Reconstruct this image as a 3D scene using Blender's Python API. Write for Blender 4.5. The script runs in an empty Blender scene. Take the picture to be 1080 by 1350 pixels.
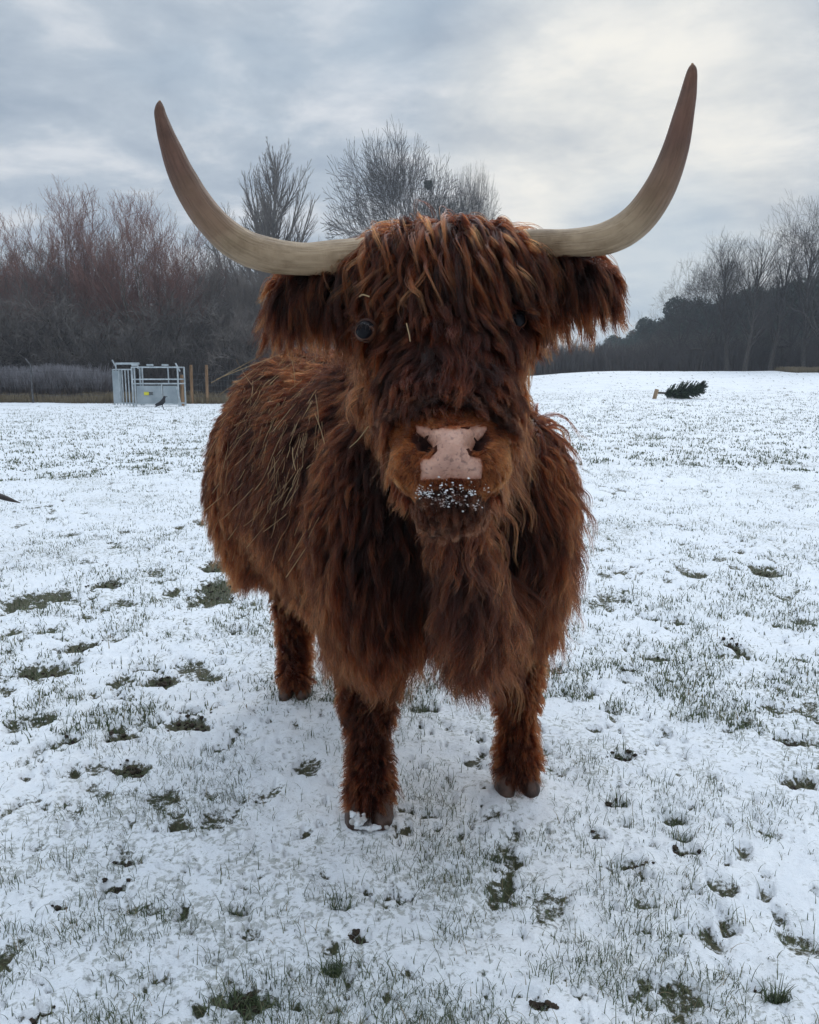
import bpy, math, random
import numpy as np
from mathutils import Vector, Matrix, kdtree
from mathutils.bvhtree import BVHTree

DO_COW = True; DO_BG = True; DO_GROUND = True
rng = np.random.default_rng(7)
random.seed(7)
sc = bpy.context.scene
COL = sc.collection
PI = math.pi

# ------------------------------------------------------------------ camera
CAMH = 1.25
PITCH = math.atan(180/1080)
cp, sp = math.cos(PITCH), math.sin(PITCH)
cam_d = bpy.data.cameras.new('camera')
cam = bpy.data.objects.new('camera', cam_d); COL.objects.link(cam)
cam.location = (0, 0, CAMH)
cam.rotation_euler = (PI/2 - PITCH, 0, 0)
cam_d.sensor_fit = 'HORIZONTAL'; cam_d.sensor_width = 36; cam_d.lens = 36
cam_d.clip_start = 0.05; cam_d.clip_end = 3000
sc.camera = cam

def P(px, py, Y):
    """point of the photo's pixel at distance Y ahead of the camera"""
    u = (px-540)/1080; v = (675-py)/1080
    dy = cp + v*sp; dz = -sp + v*cp
    t = Y/dy
    return np.array((u*t, Y, CAMH + dz*t))

# ------------------------------------------------------------------ numpy noise
_perm = rng.permutation(65536).astype(np.int64)
_vals = rng.random(65536)
def _h(ix, iy, iz):
    return _vals[_perm[(ix + _perm[(iy + _perm[iz & 65535]) & 65535]) & 65535]]
def vnoise(x, y, z=None):
    x = np.asarray(x, float); y = np.asarray(y, float)
    z = np.zeros_like(x) if z is None else np.asarray(z, float)
    ix = np.floor(x).astype(np.int64); iy = np.floor(y).astype(np.int64); iz = np.floor(z).astype(np.int64)
    fx = x-ix; fy = y-iy; fz = z-iz
    fx = fx*fx*(3-2*fx); fy = fy*fy*(3-2*fy); fz = fz*fz*(3-2*fz)
    r = 0
    for a in (0, 1):
        for b in (0, 1):
            for c in (0, 1):
                w = (fx if a else 1-fx)*(fy if b else 1-fy)*(fz if c else 1-fz)
                r = r + w*_h(ix+a, iy+b, iz+c)
    return r
def fbm(x, y, z=None, o=4, g=0.5):
    s = 0; a = 1; t = 0; f = 1
    for k in range(o):
        s = s + a*vnoise(x*f+17.3*k, y*f-9.1*k, None if z is None else z*f+3.7*k)
        t += a; a *= g; f *= 2.03
    return s/t
def sstep(a, b, x):
    t = np.clip((np.asarray(x, float)-a)/(b-a), 0, 1)
    return t*t*(3-2*t)

def ground_base(x, y):
    """the lie of the land: flat near the cow, rising to the right-hand horizon"""
    x = np.asarray(x, float); y = np.asarray(y, float)
    side = sstep(-0.1, 0.25, x/np.maximum(y, 1.0))
    yy = np.clip(y, 0, 60)
    z = 0.47*(yy/28)**1.6*side
    z = z + 0.25*(fbm(x*0.05+3, y*0.05, o=2)-0.5)*sstep(8, 30, y)*0.8
    return z
def gz(x, y): return float(ground_base(x, y))

# ------------------------------------------------------------------ object helpers
def tag(o, label=None, cat=None, group=None, kind=None):
    if label: o['label'] = label
    if cat: o['category'] = cat
    if group: o['group'] = group
    if kind: o['kind'] = kind
    return o
def empty(name, loc, label, cat, group=None):
    o = bpy.data.objects.new(name, None); COL.objects.link(o)
    o.location = loc; o.empty_display_size = 0.1
    return tag(o, label, cat, group)
def mesh_np(name, V, F, mats=(), parent=None, smooth=False, attrs=None):
    """V (n,3); F (m,3) or (m,4) int array, or list of faces"""
    me = bpy.data.meshes.new(name)
    V = np.asarray(V, np.float32)
    if isinstance(F, np.ndarray):
        k = F.shape[1]; m = len(F)
        me.vertices.add(len(V)); me.vertices.foreach_set('co', V.ravel())
        me.loops.add(m*k); me.loops.foreach_set('vertex_index', F.astype(np.int32).ravel())
        me.polygons.add(m); me.polygons.foreach_set('loop_start', np.arange(m, dtype=np.int32)*k)
        me.update(calc_edges=True)
    else:
        me.from_pydata([tuple(map(float, v)) for v in V], [], [tuple(map(int, f)) for f in F])
        me.update()
    if attrs:
        for an, arr in attrs.items():
            arr = np.asarray(arr, np.float32)
            if arr.ndim == 1:
                a = me.attributes.new(an, 'FLOAT', 'POINT'); a.data.foreach_set('value', arr)
            else:
                if arr.shape[1] == 3: arr = np.concatenate([arr, np.ones((len(arr), 1), np.float32)], 1)
                a = me.attributes.new(an, 'FLOAT_COLOR', 'POINT'); a.data.foreach_set('color', arr.ravel())
    if smooth: me.polygons.foreach_set('use_smooth', np.ones(len(me.polygons), bool))
    for m_ in (mats if isinstance(mats, (list, tuple)) else [mats]): me.materials.append(m_)
    o = bpy.data.objects.new(name, me); COL.objects.link(o)
    if parent: o.parent = parent
    return o
class MB:
    def __init__(s): s.V = []; s.F = []; s.n = 0
    def add(s, V, F):
        V = np.asarray(V, float); s.V.append(V); s.F += [tuple(i+s.n for i in f) for f in F]; s.n += len(V)
    def box(s, c, d, R=None):
        c = np.array(c, float); d = np.array(d, float)/2
        v = np.array([(x, y, z) for x in (-1, 1) for y in (-1, 1) for z in (-1, 1)], float)*d
        if R is not None: v = v @ np.array(R).T
        s.add(v+c, [(0, 1, 3, 2), (4, 6, 7, 5), (0, 4, 5, 1), (2, 3, 7, 6), (0, 2, 6, 4), (1, 5, 7, 3)])
    def tube(s, pts, rad, n=8, cap=True, flat=None):
        V, F = tube_np(np.array(pts, float), np.broadcast_to(np.array(rad, float), (len(pts),)), n, cap, flat); s.add(V, F)
    def build(s, name, mat, parent=None, smooth=False, attrs=None):
        return mesh_np(name, np.concatenate(s.V), s.F, mat, parent, smooth, attrs)
def frames(pts):
    T = np.gradient(pts, axis=0); T /= np.linalg.norm(T, axis=1)[:, None]+1e-9
    up = np.array((0, 0, 1.)) if abs(T[0][2]) < .9 else np.array((1., 0, 0))
    A = np.cross(T[0], up); A /= np.linalg.norm(A); out = []
    for t in T:
        A = A - t*np.dot(A, t); A /= np.linalg.norm(A)+1e-9
        out.append((A, np.cross(t, A)))
    return T, out
def tube_np(pts, rad, n=8, cap=True, flat=None):
    T, fr = frames(pts); V = []; F = []
    for i, (p, r) in enumerate(zip(pts, rad)):
        a, b = fr[i]
        for k in range(n):
            an = 2*PI*k/n
            V.append(p + r*(math.cos(an)*a + (flat or 1)*math.sin(an)*b))
    for i in range(len(pts)-1):
        for k in range(n):
            F.append((i*n+k, i*n+(k+1) % n, (i+1)*n+(k+1) % n, (i+1)*n+k))
    if cap:
        F.append(tuple(range(n))[::-1]); F.append(tuple((len(pts)-1)*n+k for k in range(n)))
    return np.array(V), F
def catmull(pts, n):
    pts = np.array(pts, float); m = len(pts)
    t = np.linspace(0, m-1, n); out = []
    ext = np.concatenate([[2*pts[0]-pts[1]], pts, [2*pts[-1]-pts[-2]]])
    for x in t:
        i = min(int(x), m-2); f = x-i
        p0, p1, p2, p3 = ext[i:i+4]
        out.append(0.5*((2*p1)+(-p0+p2)*f+(2*p0-5*p1+4*p2-p3)*f*f+(-p0+3*p1-3*p2+p3)*f**3))
    return np.array(out)

# ------------------------------------------------------------------ material helpers
def mat(name):
    m = bpy.data.materials.new(name); m.use_nodes = True
    nt = m.node_tree; nt.nodes.clear()
    out = nt.nodes.new('ShaderNodeOutputMaterial')
    return m, nt, out
def N(nt, t, **kw):
    n = nt.nodes.new(t)
    for k, v in kw.items():
        if k.startswith('i_'):
            n.inputs[k[2:].replace('_', ' ')].default_value = v
        else: setattr(n, k, v)
    return n
def ramp(nt, stops, fac=None):
    r = nt.nodes.new('ShaderNodeValToRGB'); e = r.color_ramp.elements
    while len(e) < len(stops): e.new(0.5)
    for x, (p, c) in zip(e, stops):
        x.position = p; x.color = (*c, 1) if len(c) == 3 else c
    if fac is not None: nt.links.new(fac, r.inputs[0])
    return r
def mixc(nt, fac, a, b):
    m = nt.nodes.new('ShaderNodeMix'); m.data_type = 'RGBA'
    for s, v in ((m.inputs[0], fac), (m.inputs[6], a), (m.inputs[7], b)):
        if isinstance(v, bpy.types.NodeSocket): nt.links.new(v, s)
        elif isinstance(v, (int, float)): s.default_value = v
        else: s.default_value = (*v, 1)
    return m.outputs[2]
def mth(nt, op, a, b=None, c=None):
    m = nt.nodes.new('ShaderNodeMath'); m.operation = op
    for i, v in enumerate((a, b, c)):
        if v is None: continue
        if isinstance(v, bpy.types.NodeSocket): nt.links.new(v, m.inputs[i])
        else: m.inputs[i].default_value = v
    return m.outputs[0]
def noise_mat(name, c1, c2, scale=10, rough=.8, bump=0.0, bscale=None, obj=True, metal=0, detail=4, stretch=None, lo=.35, hi=.65, spec=.3):
    m, nt, out = mat(name); L = nt.links.new
    tc = N(nt, 'ShaderNodeTexCoord')
    src = tc.outputs['Object']
    if stretch:
        mp = N(nt, 'ShaderNodeMapping'); mp.inputs['Scale'].default_value = stretch; L(src, mp.inputs[0]); src = mp.outputs[0]
    nz = N(nt, 'ShaderNodeTexNoise'); nz.inputs['Scale'].default_value = scale; nz.inputs['Detail'].default_value = detail
    L(src, nz.inputs['Vector'])
    r = ramp(nt, [(lo, c1), (hi, c2)], nz.outputs['Fac'])
    b = N(nt, 'ShaderNodeBsdfPrincipled'); b.inputs['Roughness'].default_value = rough; b.inputs['Metallic'].default_value = metal
    b.inputs['Specular IOR Level'].default_value = spec
    L(r.outputs[0], b.inputs['Base Color'])
    if bump:
        n2 = N(nt, 'ShaderNodeTexNoise'); n2.inputs['Scale'].default_value = bscale or scale*3; n2.inputs['Detail'].default_value = 6
        L(src, n2.inputs['Vector'])
        bp = N(nt, 'ShaderNodeBump'); bp.inputs['Strength'].default_value = bump; bp.inputs['Distance'].default_value = .01
        L(n2.outputs['Fac'], bp.inputs['Height']); L(bp.outputs[0], b.inputs['Normal'])
    L(b.outputs[0], out.inputs[0])
    return m

# ------------------------------------------------------------------ sky and light
SUN_EL, SUN_AZ = math.radians(16), math.radians(20)       # behind the cow, a little to the right
w = bpy.data.worlds.new('World'); sc.world = w; w.use_nodes = True
nt = w.node_tree; nt.nodes.clear(); L = nt.links.new
wo = N(nt, 'ShaderNodeOutputWorld'); bg = N(nt, 'ShaderNodeBackground'); bg.inputs['Strength'].default_value = 0.1
L(bg.outputs[0], wo.inputs[0])
sky = N(nt, 'ShaderNodeTexSky'); sky.sky_type = 'NISHITA'; sky.sun_disc = False
sky.sun_elevation = SUN_EL; sky.sun_rotation = SUN_AZ
tc = N(nt, 'ShaderNodeTexCoord')
sep = N(nt, 'ShaderNodeSeparateXYZ'); L(tc.outputs['Generated'], sep.inputs[0])
zz = mth(nt, 'ADD', mth(nt, 'MAXIMUM', sep.outputs[2], 0.0), 0.22)
cx_ = mth(nt, 'DIVIDE', sep.outputs[0], zz); cy_ = mth(nt, 'DIVIDE', sep.outputs[1], zz)
cmb = N(nt, 'ShaderNodeCombineXYZ'); L(cx_, cmb.inputs[0]); L(cy_, cmb.inputs[1])
def wnoise(scale, detail, off, rough=.55, dist=0.4):
    mp = N(nt, 'ShaderNodeMapping'); mp.inputs['Location'].default_value = off; mp.inputs['Rotation'].default_value = (0, 0, .35); mp.inputs['Scale'].default_value = (1.0, 1.15, 1); L(cmb.outputs[0], mp.inputs[0])
    n = N(nt, 'ShaderNodeTexNoise'); n.inputs['Scale'].default_value = scale; n.inputs['Detail'].default_value = detail
    n.inputs['Roughness'].default_value = rough; n.inputs['Distortion'].default_value = dist
    L(mp.outputs[0], n.inputs['Vector']); return n.outputs['Fac']
n1 = wnoise(1.7, 8, (2.2, 8.8, 0), .58, .2); n1 = mth(nt, 'ADD', mth(nt, 'MULTIPLY', n1, .68), mth(nt, 'MULTIPLY', wnoise(4.2, 6, (1.2, 4.4, 0), .6, .3), .32)); n2 = wnoise(0.8, 4, (8.3, 2.2, 0))
def glow(px, py, lo, hi):
    d = P(px, py, 1.0) - np.array((0, 0, CAMH)); d /= np.linalg.norm(d)
    dp = N(nt, 'ShaderNodeVectorMath'); dp.operation = 'DOT_PRODUCT'; dp.inputs[1].default_value = tuple(d)
    nrm = N(nt, 'ShaderNodeVectorMath'); nrm.operation = 'NORMALIZE'; L(tc.outputs['Generated'], nrm.inputs[0]); L(nrm.outputs[0], dp.inputs[0])
    mr = N(nt, 'ShaderNodeMapRange'); mr.interpolation_type = 'SMOOTHSTEP'
    mr.inputs['From Min'].default_value = math.cos(math.radians(hi)); mr.inputs['From Max'].default_value = math.cos(math.radians(lo))
    L(dp.outputs['Value'], mr.inputs['Value']); return mr.outputs[0]
# overcast deck: grey-blue undersides, paler thin places, warm where the sun sits behind it
deck = ramp(nt, [(0.40, (3.7, 4.45, 5.4)), (0.50, (4.9, 5.6, 6.4)), (0.595, (7.2, 7.55, 8.0))], n1).outputs[0]
thin = mixc(nt, mth(nt, 'MULTIPLY', mth(nt, 'GREATER_THAN', n2, 2.0), 0.0), deck, (4, 5, 6))
gap = ramp(nt, [(0.50, (0, 0, 0)), (0.66, (1, 1, 1))], n2).outputs[0]
skyb = N(nt, 'ShaderNodeVectorMath'); skyb.operation = 'SCALE'; skyb.inputs['Scale'].default_value = 1.0
L(sky.outputs[0], skyb.inputs[0])
blue = mixc(nt, 0.82, skyb.outputs[0], (3.9, 5.3, 6.7))
c = mixc(nt, mth(nt, 'MULTIPLY', gap, 0.45), deck, blue)
g1 = glow(835, 195, 0, 15); g1n = mth(nt, 'MULTIPLY', g1, mth(nt, 'ADD', mth(nt, 'MULTIPLY', n1, 2.4), -0.45))
c = mixc(nt, mth(nt, 'MINIMUM', mth(nt, 'MULTIPLY', g1n, 0.95), 1.0), c, (9.8, 9.5, 8.7))
g2 = glow(860, 380, 2, 9); c = mixc(nt, mth(nt, 'MULTIPLY', g2, 0.5), c, (3.9, 5.3, 6.7))
zb = mth(nt, 'MULTIPLY_ADD', mth(nt, 'MAXIMUM', mth(nt, 'SUBTRACT', sep.outputs[2], .42), 0.0), 3.4, 1.0)
zs = N(nt, 'ShaderNodeVectorMath'); zs.operation = 'SCALE'; L(c, zs.inputs[0]); L(zb, zs.inputs['Scale']); c = zs.outputs[0]
# overcast above the frame boosted, added fill light for the ground
L(c, bg.inputs['Color'])
sun_d = bpy.data.lights.new('sun', 'SUN'); sun_d.energy = 0.6; sun_d.angle = math.radians(25); sun_d.color = (1, .96, .9)
sun = bpy.data.objects.new('sun', sun_d); COL.objects.link(sun)
sd = Vector((math.sin(SUN_AZ)*math.cos(SUN_EL+.4), math.cos(SUN_AZ)*math.cos(SUN_EL+.4), math.sin(SUN_EL+.4)))
sun.rotation_euler = (-sd).to_track_quat('-Z', 'Y').to_euler(); sun.location = (10, 30, 30)
sc.view_settings.view_transform = 'Standard'; sc.view_settings.look = 'None'
sc.view_settings.exposure = 0.0; sc.view_settings.gamma = 1.0
sc.cycles.use_denoising = True
sc.cycles.max_bounces = 6; sc.cycles.diffuse_bounces = 3; sc.cycles.glossy_bounces = 3
sc.cycles.transmission_bounces = 4; sc.cycles.transparent_max_bounces = 8
# ================================================================== THE COW
def hair_material(name, c_root, c_mid, c_tip, rough=.45):
    m, nt, out = mat(name); L = nt.links.new
    hi = N(nt, 'ShaderNodeHairInfo')
    at = N(nt, 'ShaderNodeAttribute'); at.attribute_name = 'tone'
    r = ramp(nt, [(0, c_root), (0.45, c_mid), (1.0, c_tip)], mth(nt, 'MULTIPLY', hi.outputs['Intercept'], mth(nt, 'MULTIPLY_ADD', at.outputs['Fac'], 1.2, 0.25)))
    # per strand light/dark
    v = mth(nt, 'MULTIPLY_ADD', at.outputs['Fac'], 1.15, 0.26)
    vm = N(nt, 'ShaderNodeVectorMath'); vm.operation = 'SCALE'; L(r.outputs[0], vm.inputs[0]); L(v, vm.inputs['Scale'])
    h = N(nt, 'ShaderNodeBsdfHairPrincipled'); h.model = 'CHIANG'; h.parametrization = 'COLOR'
    L(vm.outputs[0], h.inputs['Color'])
    h.inputs['Roughness'].default_value = rough; h.inputs['Radial Roughness'].default_value = .5
    h.inputs['Coat'].default_value = 0.0
    h.inputs['IOR'].default_value = 1.3
    L(h.outputs[0], out.inputs[0])
    return m
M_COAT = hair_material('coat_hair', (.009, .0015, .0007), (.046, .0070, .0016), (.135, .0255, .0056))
M_FACE = hair_material('face_hair', (.011, .0020, .0010), (.044, .0070, .0018), (.095, .0185, .0045))
M_FORE = hair_material('forelock_hair', (.010, .0019, .0009), (.042, .0070, .0020), (.150, .034, .0080), .36)
M_MUZZ = hair_material('muzzle_hair', (.09, .016, .0035), (.20, .038, .008), (.31, .072, .017), .5)
M_DARK = hair_material('dark_hair', (.012, .004, .0025), (.032, .009, .004), (.06, .016, .006))
M_CHIN = hair_material('chin_hair', (.022, .006, .003), (.045, .011, .004), (.065, .018, .007), .5)

def ell(c, r, R=None, n=16):
    V = []; F = []
    for i in range(1, n):
        th = PI*i/n
        for j in range(2*n):
            ph = PI*j/n
            V.append((math.sin(th)*math.cos(ph), math.sin(th)*math.sin(ph), math.cos(th)))
    V.append((0, 0, 1)); V.append((0, 0, -1)); m = 2*n
    for i in range(n-2):
        for j in range(m):
            F.append((i*m+j, (i+1)*m+j, (i+1)*m+(j+1) % m, i*m+(j+1) % m))
    a = len(V)-2
    for j in range(m):
        F.append((a, j, (j+1) % m)); F.append((a+1, (n-2)*m+(j+1) % m, (n-2)*m+j))
    V = np.array(V)*np.array(r)
    if R is not None: V = V @ np.array(R).T     # columns of R = local axes
    return V+np.array(c), F
def chain(mb, pts, rads, R, steps=5):
    """blend of ellipsoids along a path; rads (k,3) in the axes of R"""
    pts = np.array(pts, float); rads = np.array(rads, float)
    for i in range(len(pts)-1):
        for k in range(steps+1):
            f = k/steps; s = f*f*(3-2*f)
            V, F = ell(pts[i]*(1-f)+pts[i+1]*f, rads[i]*(1-s)+rads[i+1]*s, R, 12); mb.add(V, F)
def remesh(V, F, vox, smooth_it=6):
    me = bpy.data.meshes.new('tmp'); me.from_pydata([tuple(v) for v in V], [], F); me.update()
    o = bpy.data.objects.new('tmp', me); COL.objects.link(o)
    m = o.modifiers.new('r', 'REMESH'); m.mode = 'VOXEL'; m.voxel_size = vox
    s = o.modifiers.new('s', 'SMOOTH'); s.factor = .6; s.iterations = smooth_it
    dg = bpy.context.evaluated_depsgraph_get()
    me2 = bpy.data.meshes.new_from_object(o.evaluated_get(dg))
    v = np.empty(len(me2.vertices)*3, np.float32); me2.vertices.foreach_get('co', v)
    f = [tuple(p.vertices) for p in me2.polygons]
    bpy.data.objects.remove(o); bpy.data.meshes.remove(me); bpy.data.meshes.remove(me2)
    return v.reshape(-1, 3), f

class Skin:
    """surface to sample roots on and keep hair outside of"""
    def __init__(s, V, F):
        s.V = V
        T = []
        for f in F:
            T.append((f[0], f[1], f[2]))
            if len(f) == 4: T.append((f[0], f[2], f[3]))
        s.T = np.array(T)
        a, b, c = V[s.T[:, 0]], V[s.T[:, 1]], V[s.T[:, 2]]
        n = np.cross(b-a, c-a); ar = np.linalg.norm(n, axis=1); s.area = ar/2
        s.tn = n/(ar[:, None]+1e-12); s.tc = (a+b+c)/3
        vn = np.zeros_like(V)
        for k in range(3): np.add.at(vn, s.T[:, k], n)
        s.vn = vn/(np.linalg.norm(vn, axis=1)[:, None]+1e-12)
        s.bvh = BVHTree.FromPolygons([Vector(v) for v in V], [tuple(t) for t in s.T])
    def sample(s, dens):
        """dens (tris,) strands per m2 -> points, normals"""
        n = rng.poisson(dens*s.area); idx = np.repeat(np.arange(len(s.T)), n)
        a = rng.random(len(idx)); b = rng.random(len(idx)); k = a+b > 1; a[k] = 1-a[k]; b[k] = 1-b[k]
        t = s.T[idx]; c = 1-a-b
        p = s.V[t[:, 0]]*c[:, None]+s.V[t[:, 1]]*a[:, None]+s.V[t[:, 2]]*b[:, None]
        nn = s.vn[t[:, 0]]*c[:, None]+s.vn[t[:, 1]]*a[:, None]+s.vn[t[:, 2]]*b[:, None]
        return p, nn/np.linalg.norm(nn, axis=1)[:, None]

def nrm(a): return a/(np.linalg.norm(a, axis=-1, keepdims=True)+1e-9)

def grow(skin, p, n, flow, length, lift=.35, grav=.5, K=12, off=.012, follow=.3, wave=.0, wfreq=3., curl=0., jitter=.15, offvar=1.0, cap=None):
    """guide strands: p,n roots/normals; flow (m,3) comb direction; returns (m,K,3)"""
    m = len(p); length = np.broadcast_to(length, (m,)).astype(float)
    G = np.zeros((m, K, 3)); G[:, 0] = p
    lift = np.broadcast_to(lift, (m,))[:, None]; grav = np.broadcast_to(grav, (m,))[:, None]
    d = nrm(n*lift+nrm(flow)+rng.normal(0, jitter, (m, 3)))
    step = (length/(K-1))[:, None]
    lay = off*(0.4+offvar*rng.random(m))*np.ones(m)
    g = np.array((0, 0, -1.))
    for k in range(1, K):
        d = nrm(d+grav*g/(K-1)*3+follow*nrm(flow)/(K-1))
        q = G[:, k-1]+d*step
        mn = lay*min(1, k/2.5)
        for i in range(m):
            loc, nn, _, dist = skin.bvh.find_nearest(Vector(q[i]), 0.25)
            if loc is None: continue
            v = q[i]-np.array(loc); sd = v@np.array(nn)
            if sd < mn[i]:
                q[i] += np.array(nn)*(mn[i]-sd)
        d = nrm(.35*d+.65*nrm(q-G[:, k-1]))
        G[:, k] = q
    # waves
    T = nrm(np.gradient(G, axis=1)); side = nrm(np.cross(T, np.array((0.3, -1., 0.2)))); up = np.cross(T, side)
    t = np.linspace(0, 1, K)[None, :]
    ph = (fbm(p[:, 0]*9, p[:, 1]*9, p[:, 2]*5, o=2)*16+rng.random(m)*1.3)[:, None]; fr = wfreq*(.75+.5*vnoise(p[:, 0]*11, p[:, 1]*11+7, p[:, 2]*6)[:, None])
    wv = np.broadcast_to(wave, (m,))[:, None]; cu = np.broadcast_to(curl, (m,))[:, None]
    am = (wv*(.4+1.2*rng.random((m, 1))))*length[:, None]*np.clip(t*1.6, 0, 1)
    G = G+side*(am*(np.sin(ph+fr*6.28*t)-np.sin(ph)*(1-t)))[..., None]+up*(am*.6*np.cos(ph*1.7+fr*6.28*t)*np.clip(t*2, 0, 1))[..., None]
    ac = cu*length[:, None]*t**2
    G = G+side*(ac*np.cos(ph+fr*9*t))[..., None]+up*(ac*np.sin(ph+fr*9*t))[..., None]
    return G
def children(G, p, tone_g, clump=.75, frizz=.02, lenvar=.35, cpow=1.2, nk=None, stray=.05):
    """spread strands p around their nearest guide and pull them together to a lock"""
    kd = kdtree.KDTree(len(G))
    for i, q in enumerate(G[:, 0]): kd.insert(Vector(q), i)
    kd.balance()
    gi = np.empty(len(p), int)
    jp = p+rng.normal(0, .003, p.shape)
    for i, q in enumerate(jp): gi[i] = kd.find(Vector(q))[1]
    K = G.shape[1]; t = np.linspace(0, 1, K)[None, :, None]
    g = G[gi]; off = (p-g[:, 0])[:, None, :]
    ln = (1-lenvar*rng.random((len(p), 1, 1))**1.5)
    # shorten by resampling along the guide
    tt = (t*ln)[..., 0]*(K-1); i0 = np.minimum(tt.astype(int), K-2); f = (tt-i0)[..., None]
    ar = np.arange(len(p))[:, None]
    gp = g[ar, i0]*(1-f)+g[ar, i0+1]*f
    cl = (clump if np.isscalar(clump) else clump[gi][:, None, None])*np.clip(t*1.15, 0, 1)**(1/cpow)
    cl = cl*(.75+.25*rng.random((len(p), 1, 1)))
    cl[rng.random(len(p)) < stray] *= .3
    S = gp+off*(1-cl)
    L_ = np.linalg.norm(g[:, -1]-g[:, 0], axis=1)[:, None, None]
    fz = rng.normal(0, 1, (len(p), 4, 3)); x = np.linspace(0, 3, K); j0 = np.minimum(x.astype(int), 2); ff = (x-j0)[None, :, None]
    fzz = fz[:, j0]*(1-ff)+fz[:, j0+1]*ff
    S = S+fzz*frizz*L_*t
    tone = np.clip(tone_g[gi]+rng.normal(0, .19, len(p)), 0, 1)
    return S, tone
def curves_obj(name, S, tone, rad, mat_, parent, base, taper=.25):
    n, K = S.shape[:2]
    S = S-np.array(base)
    c = bpy.data.hair_curves.new(name); c.add_curves([K]*n)
    c.points.foreach_set('position', S.astype(np.float32).ravel())
    r = np.broadcast_to(rad, (n,))[:, None]*(1-(1-taper)*np.linspace(0, 1, K)[None, :]**1.5)
    a = c.attributes.get('radius') or c.attributes.new('radius', 'FLOAT', 'POINT'); a.data.foreach_set('value', r.astype(np.float32).ravel())
    a = c.attributes.new('tone', 'FLOAT', 'CURVE'); a.data.foreach_set('value', tone.astype(np.float32))
    c.materials.append(mat_)
    o = bpy.data.objects.new(name, c); COL.objects.link(o)
    if parent: o.parent = parent
    return o

# ---- skeleton of the animal, in metres
Cc = np.array((.10, 2.16)); Rc = np.array((-.43, 3.02))
dB = (Rc-Cc)/np.linalg.norm(Rc-Cc); pB = np.array((dB[1], -dB[0]))
def B(s, side, z):
    q = Cc+(Rc-Cc)*s+pB*side
    return np.array((q[0], q[1], z))
RB = np.array(((pB[0], dB[0], 0), (pB[1], dB[1], 0), (0, 0, 1)))   # columns: side, along, up

Pl = P(588, 300, 1.43); Ns = P(594, 592, 1.19)
aH = nrm(Ns-Pl); rH = np.array((math.cos(.075), 0.02, math.sin(.075))); rH = nrm(rH-aH*(rH@aH)); nH = np.cross(rH, aH)
if nH[1] > 0: nH = -nH
RH = np.stack([rH, aH, nH], 1)
def H(u, w_, q): return Pl+rH*u+aH*w_+nH*q

FL = P(487, 1075, 2.185); FR = P(681, 1040, 2.345)
FL[2] = 0; FR[2] = 0
RL = np.array((-.455, 3.10, 0)); RR = np.array((-.10, 3.30, 0))
COW_BASE = np.array((-.1, 2.6, 0.))

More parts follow.
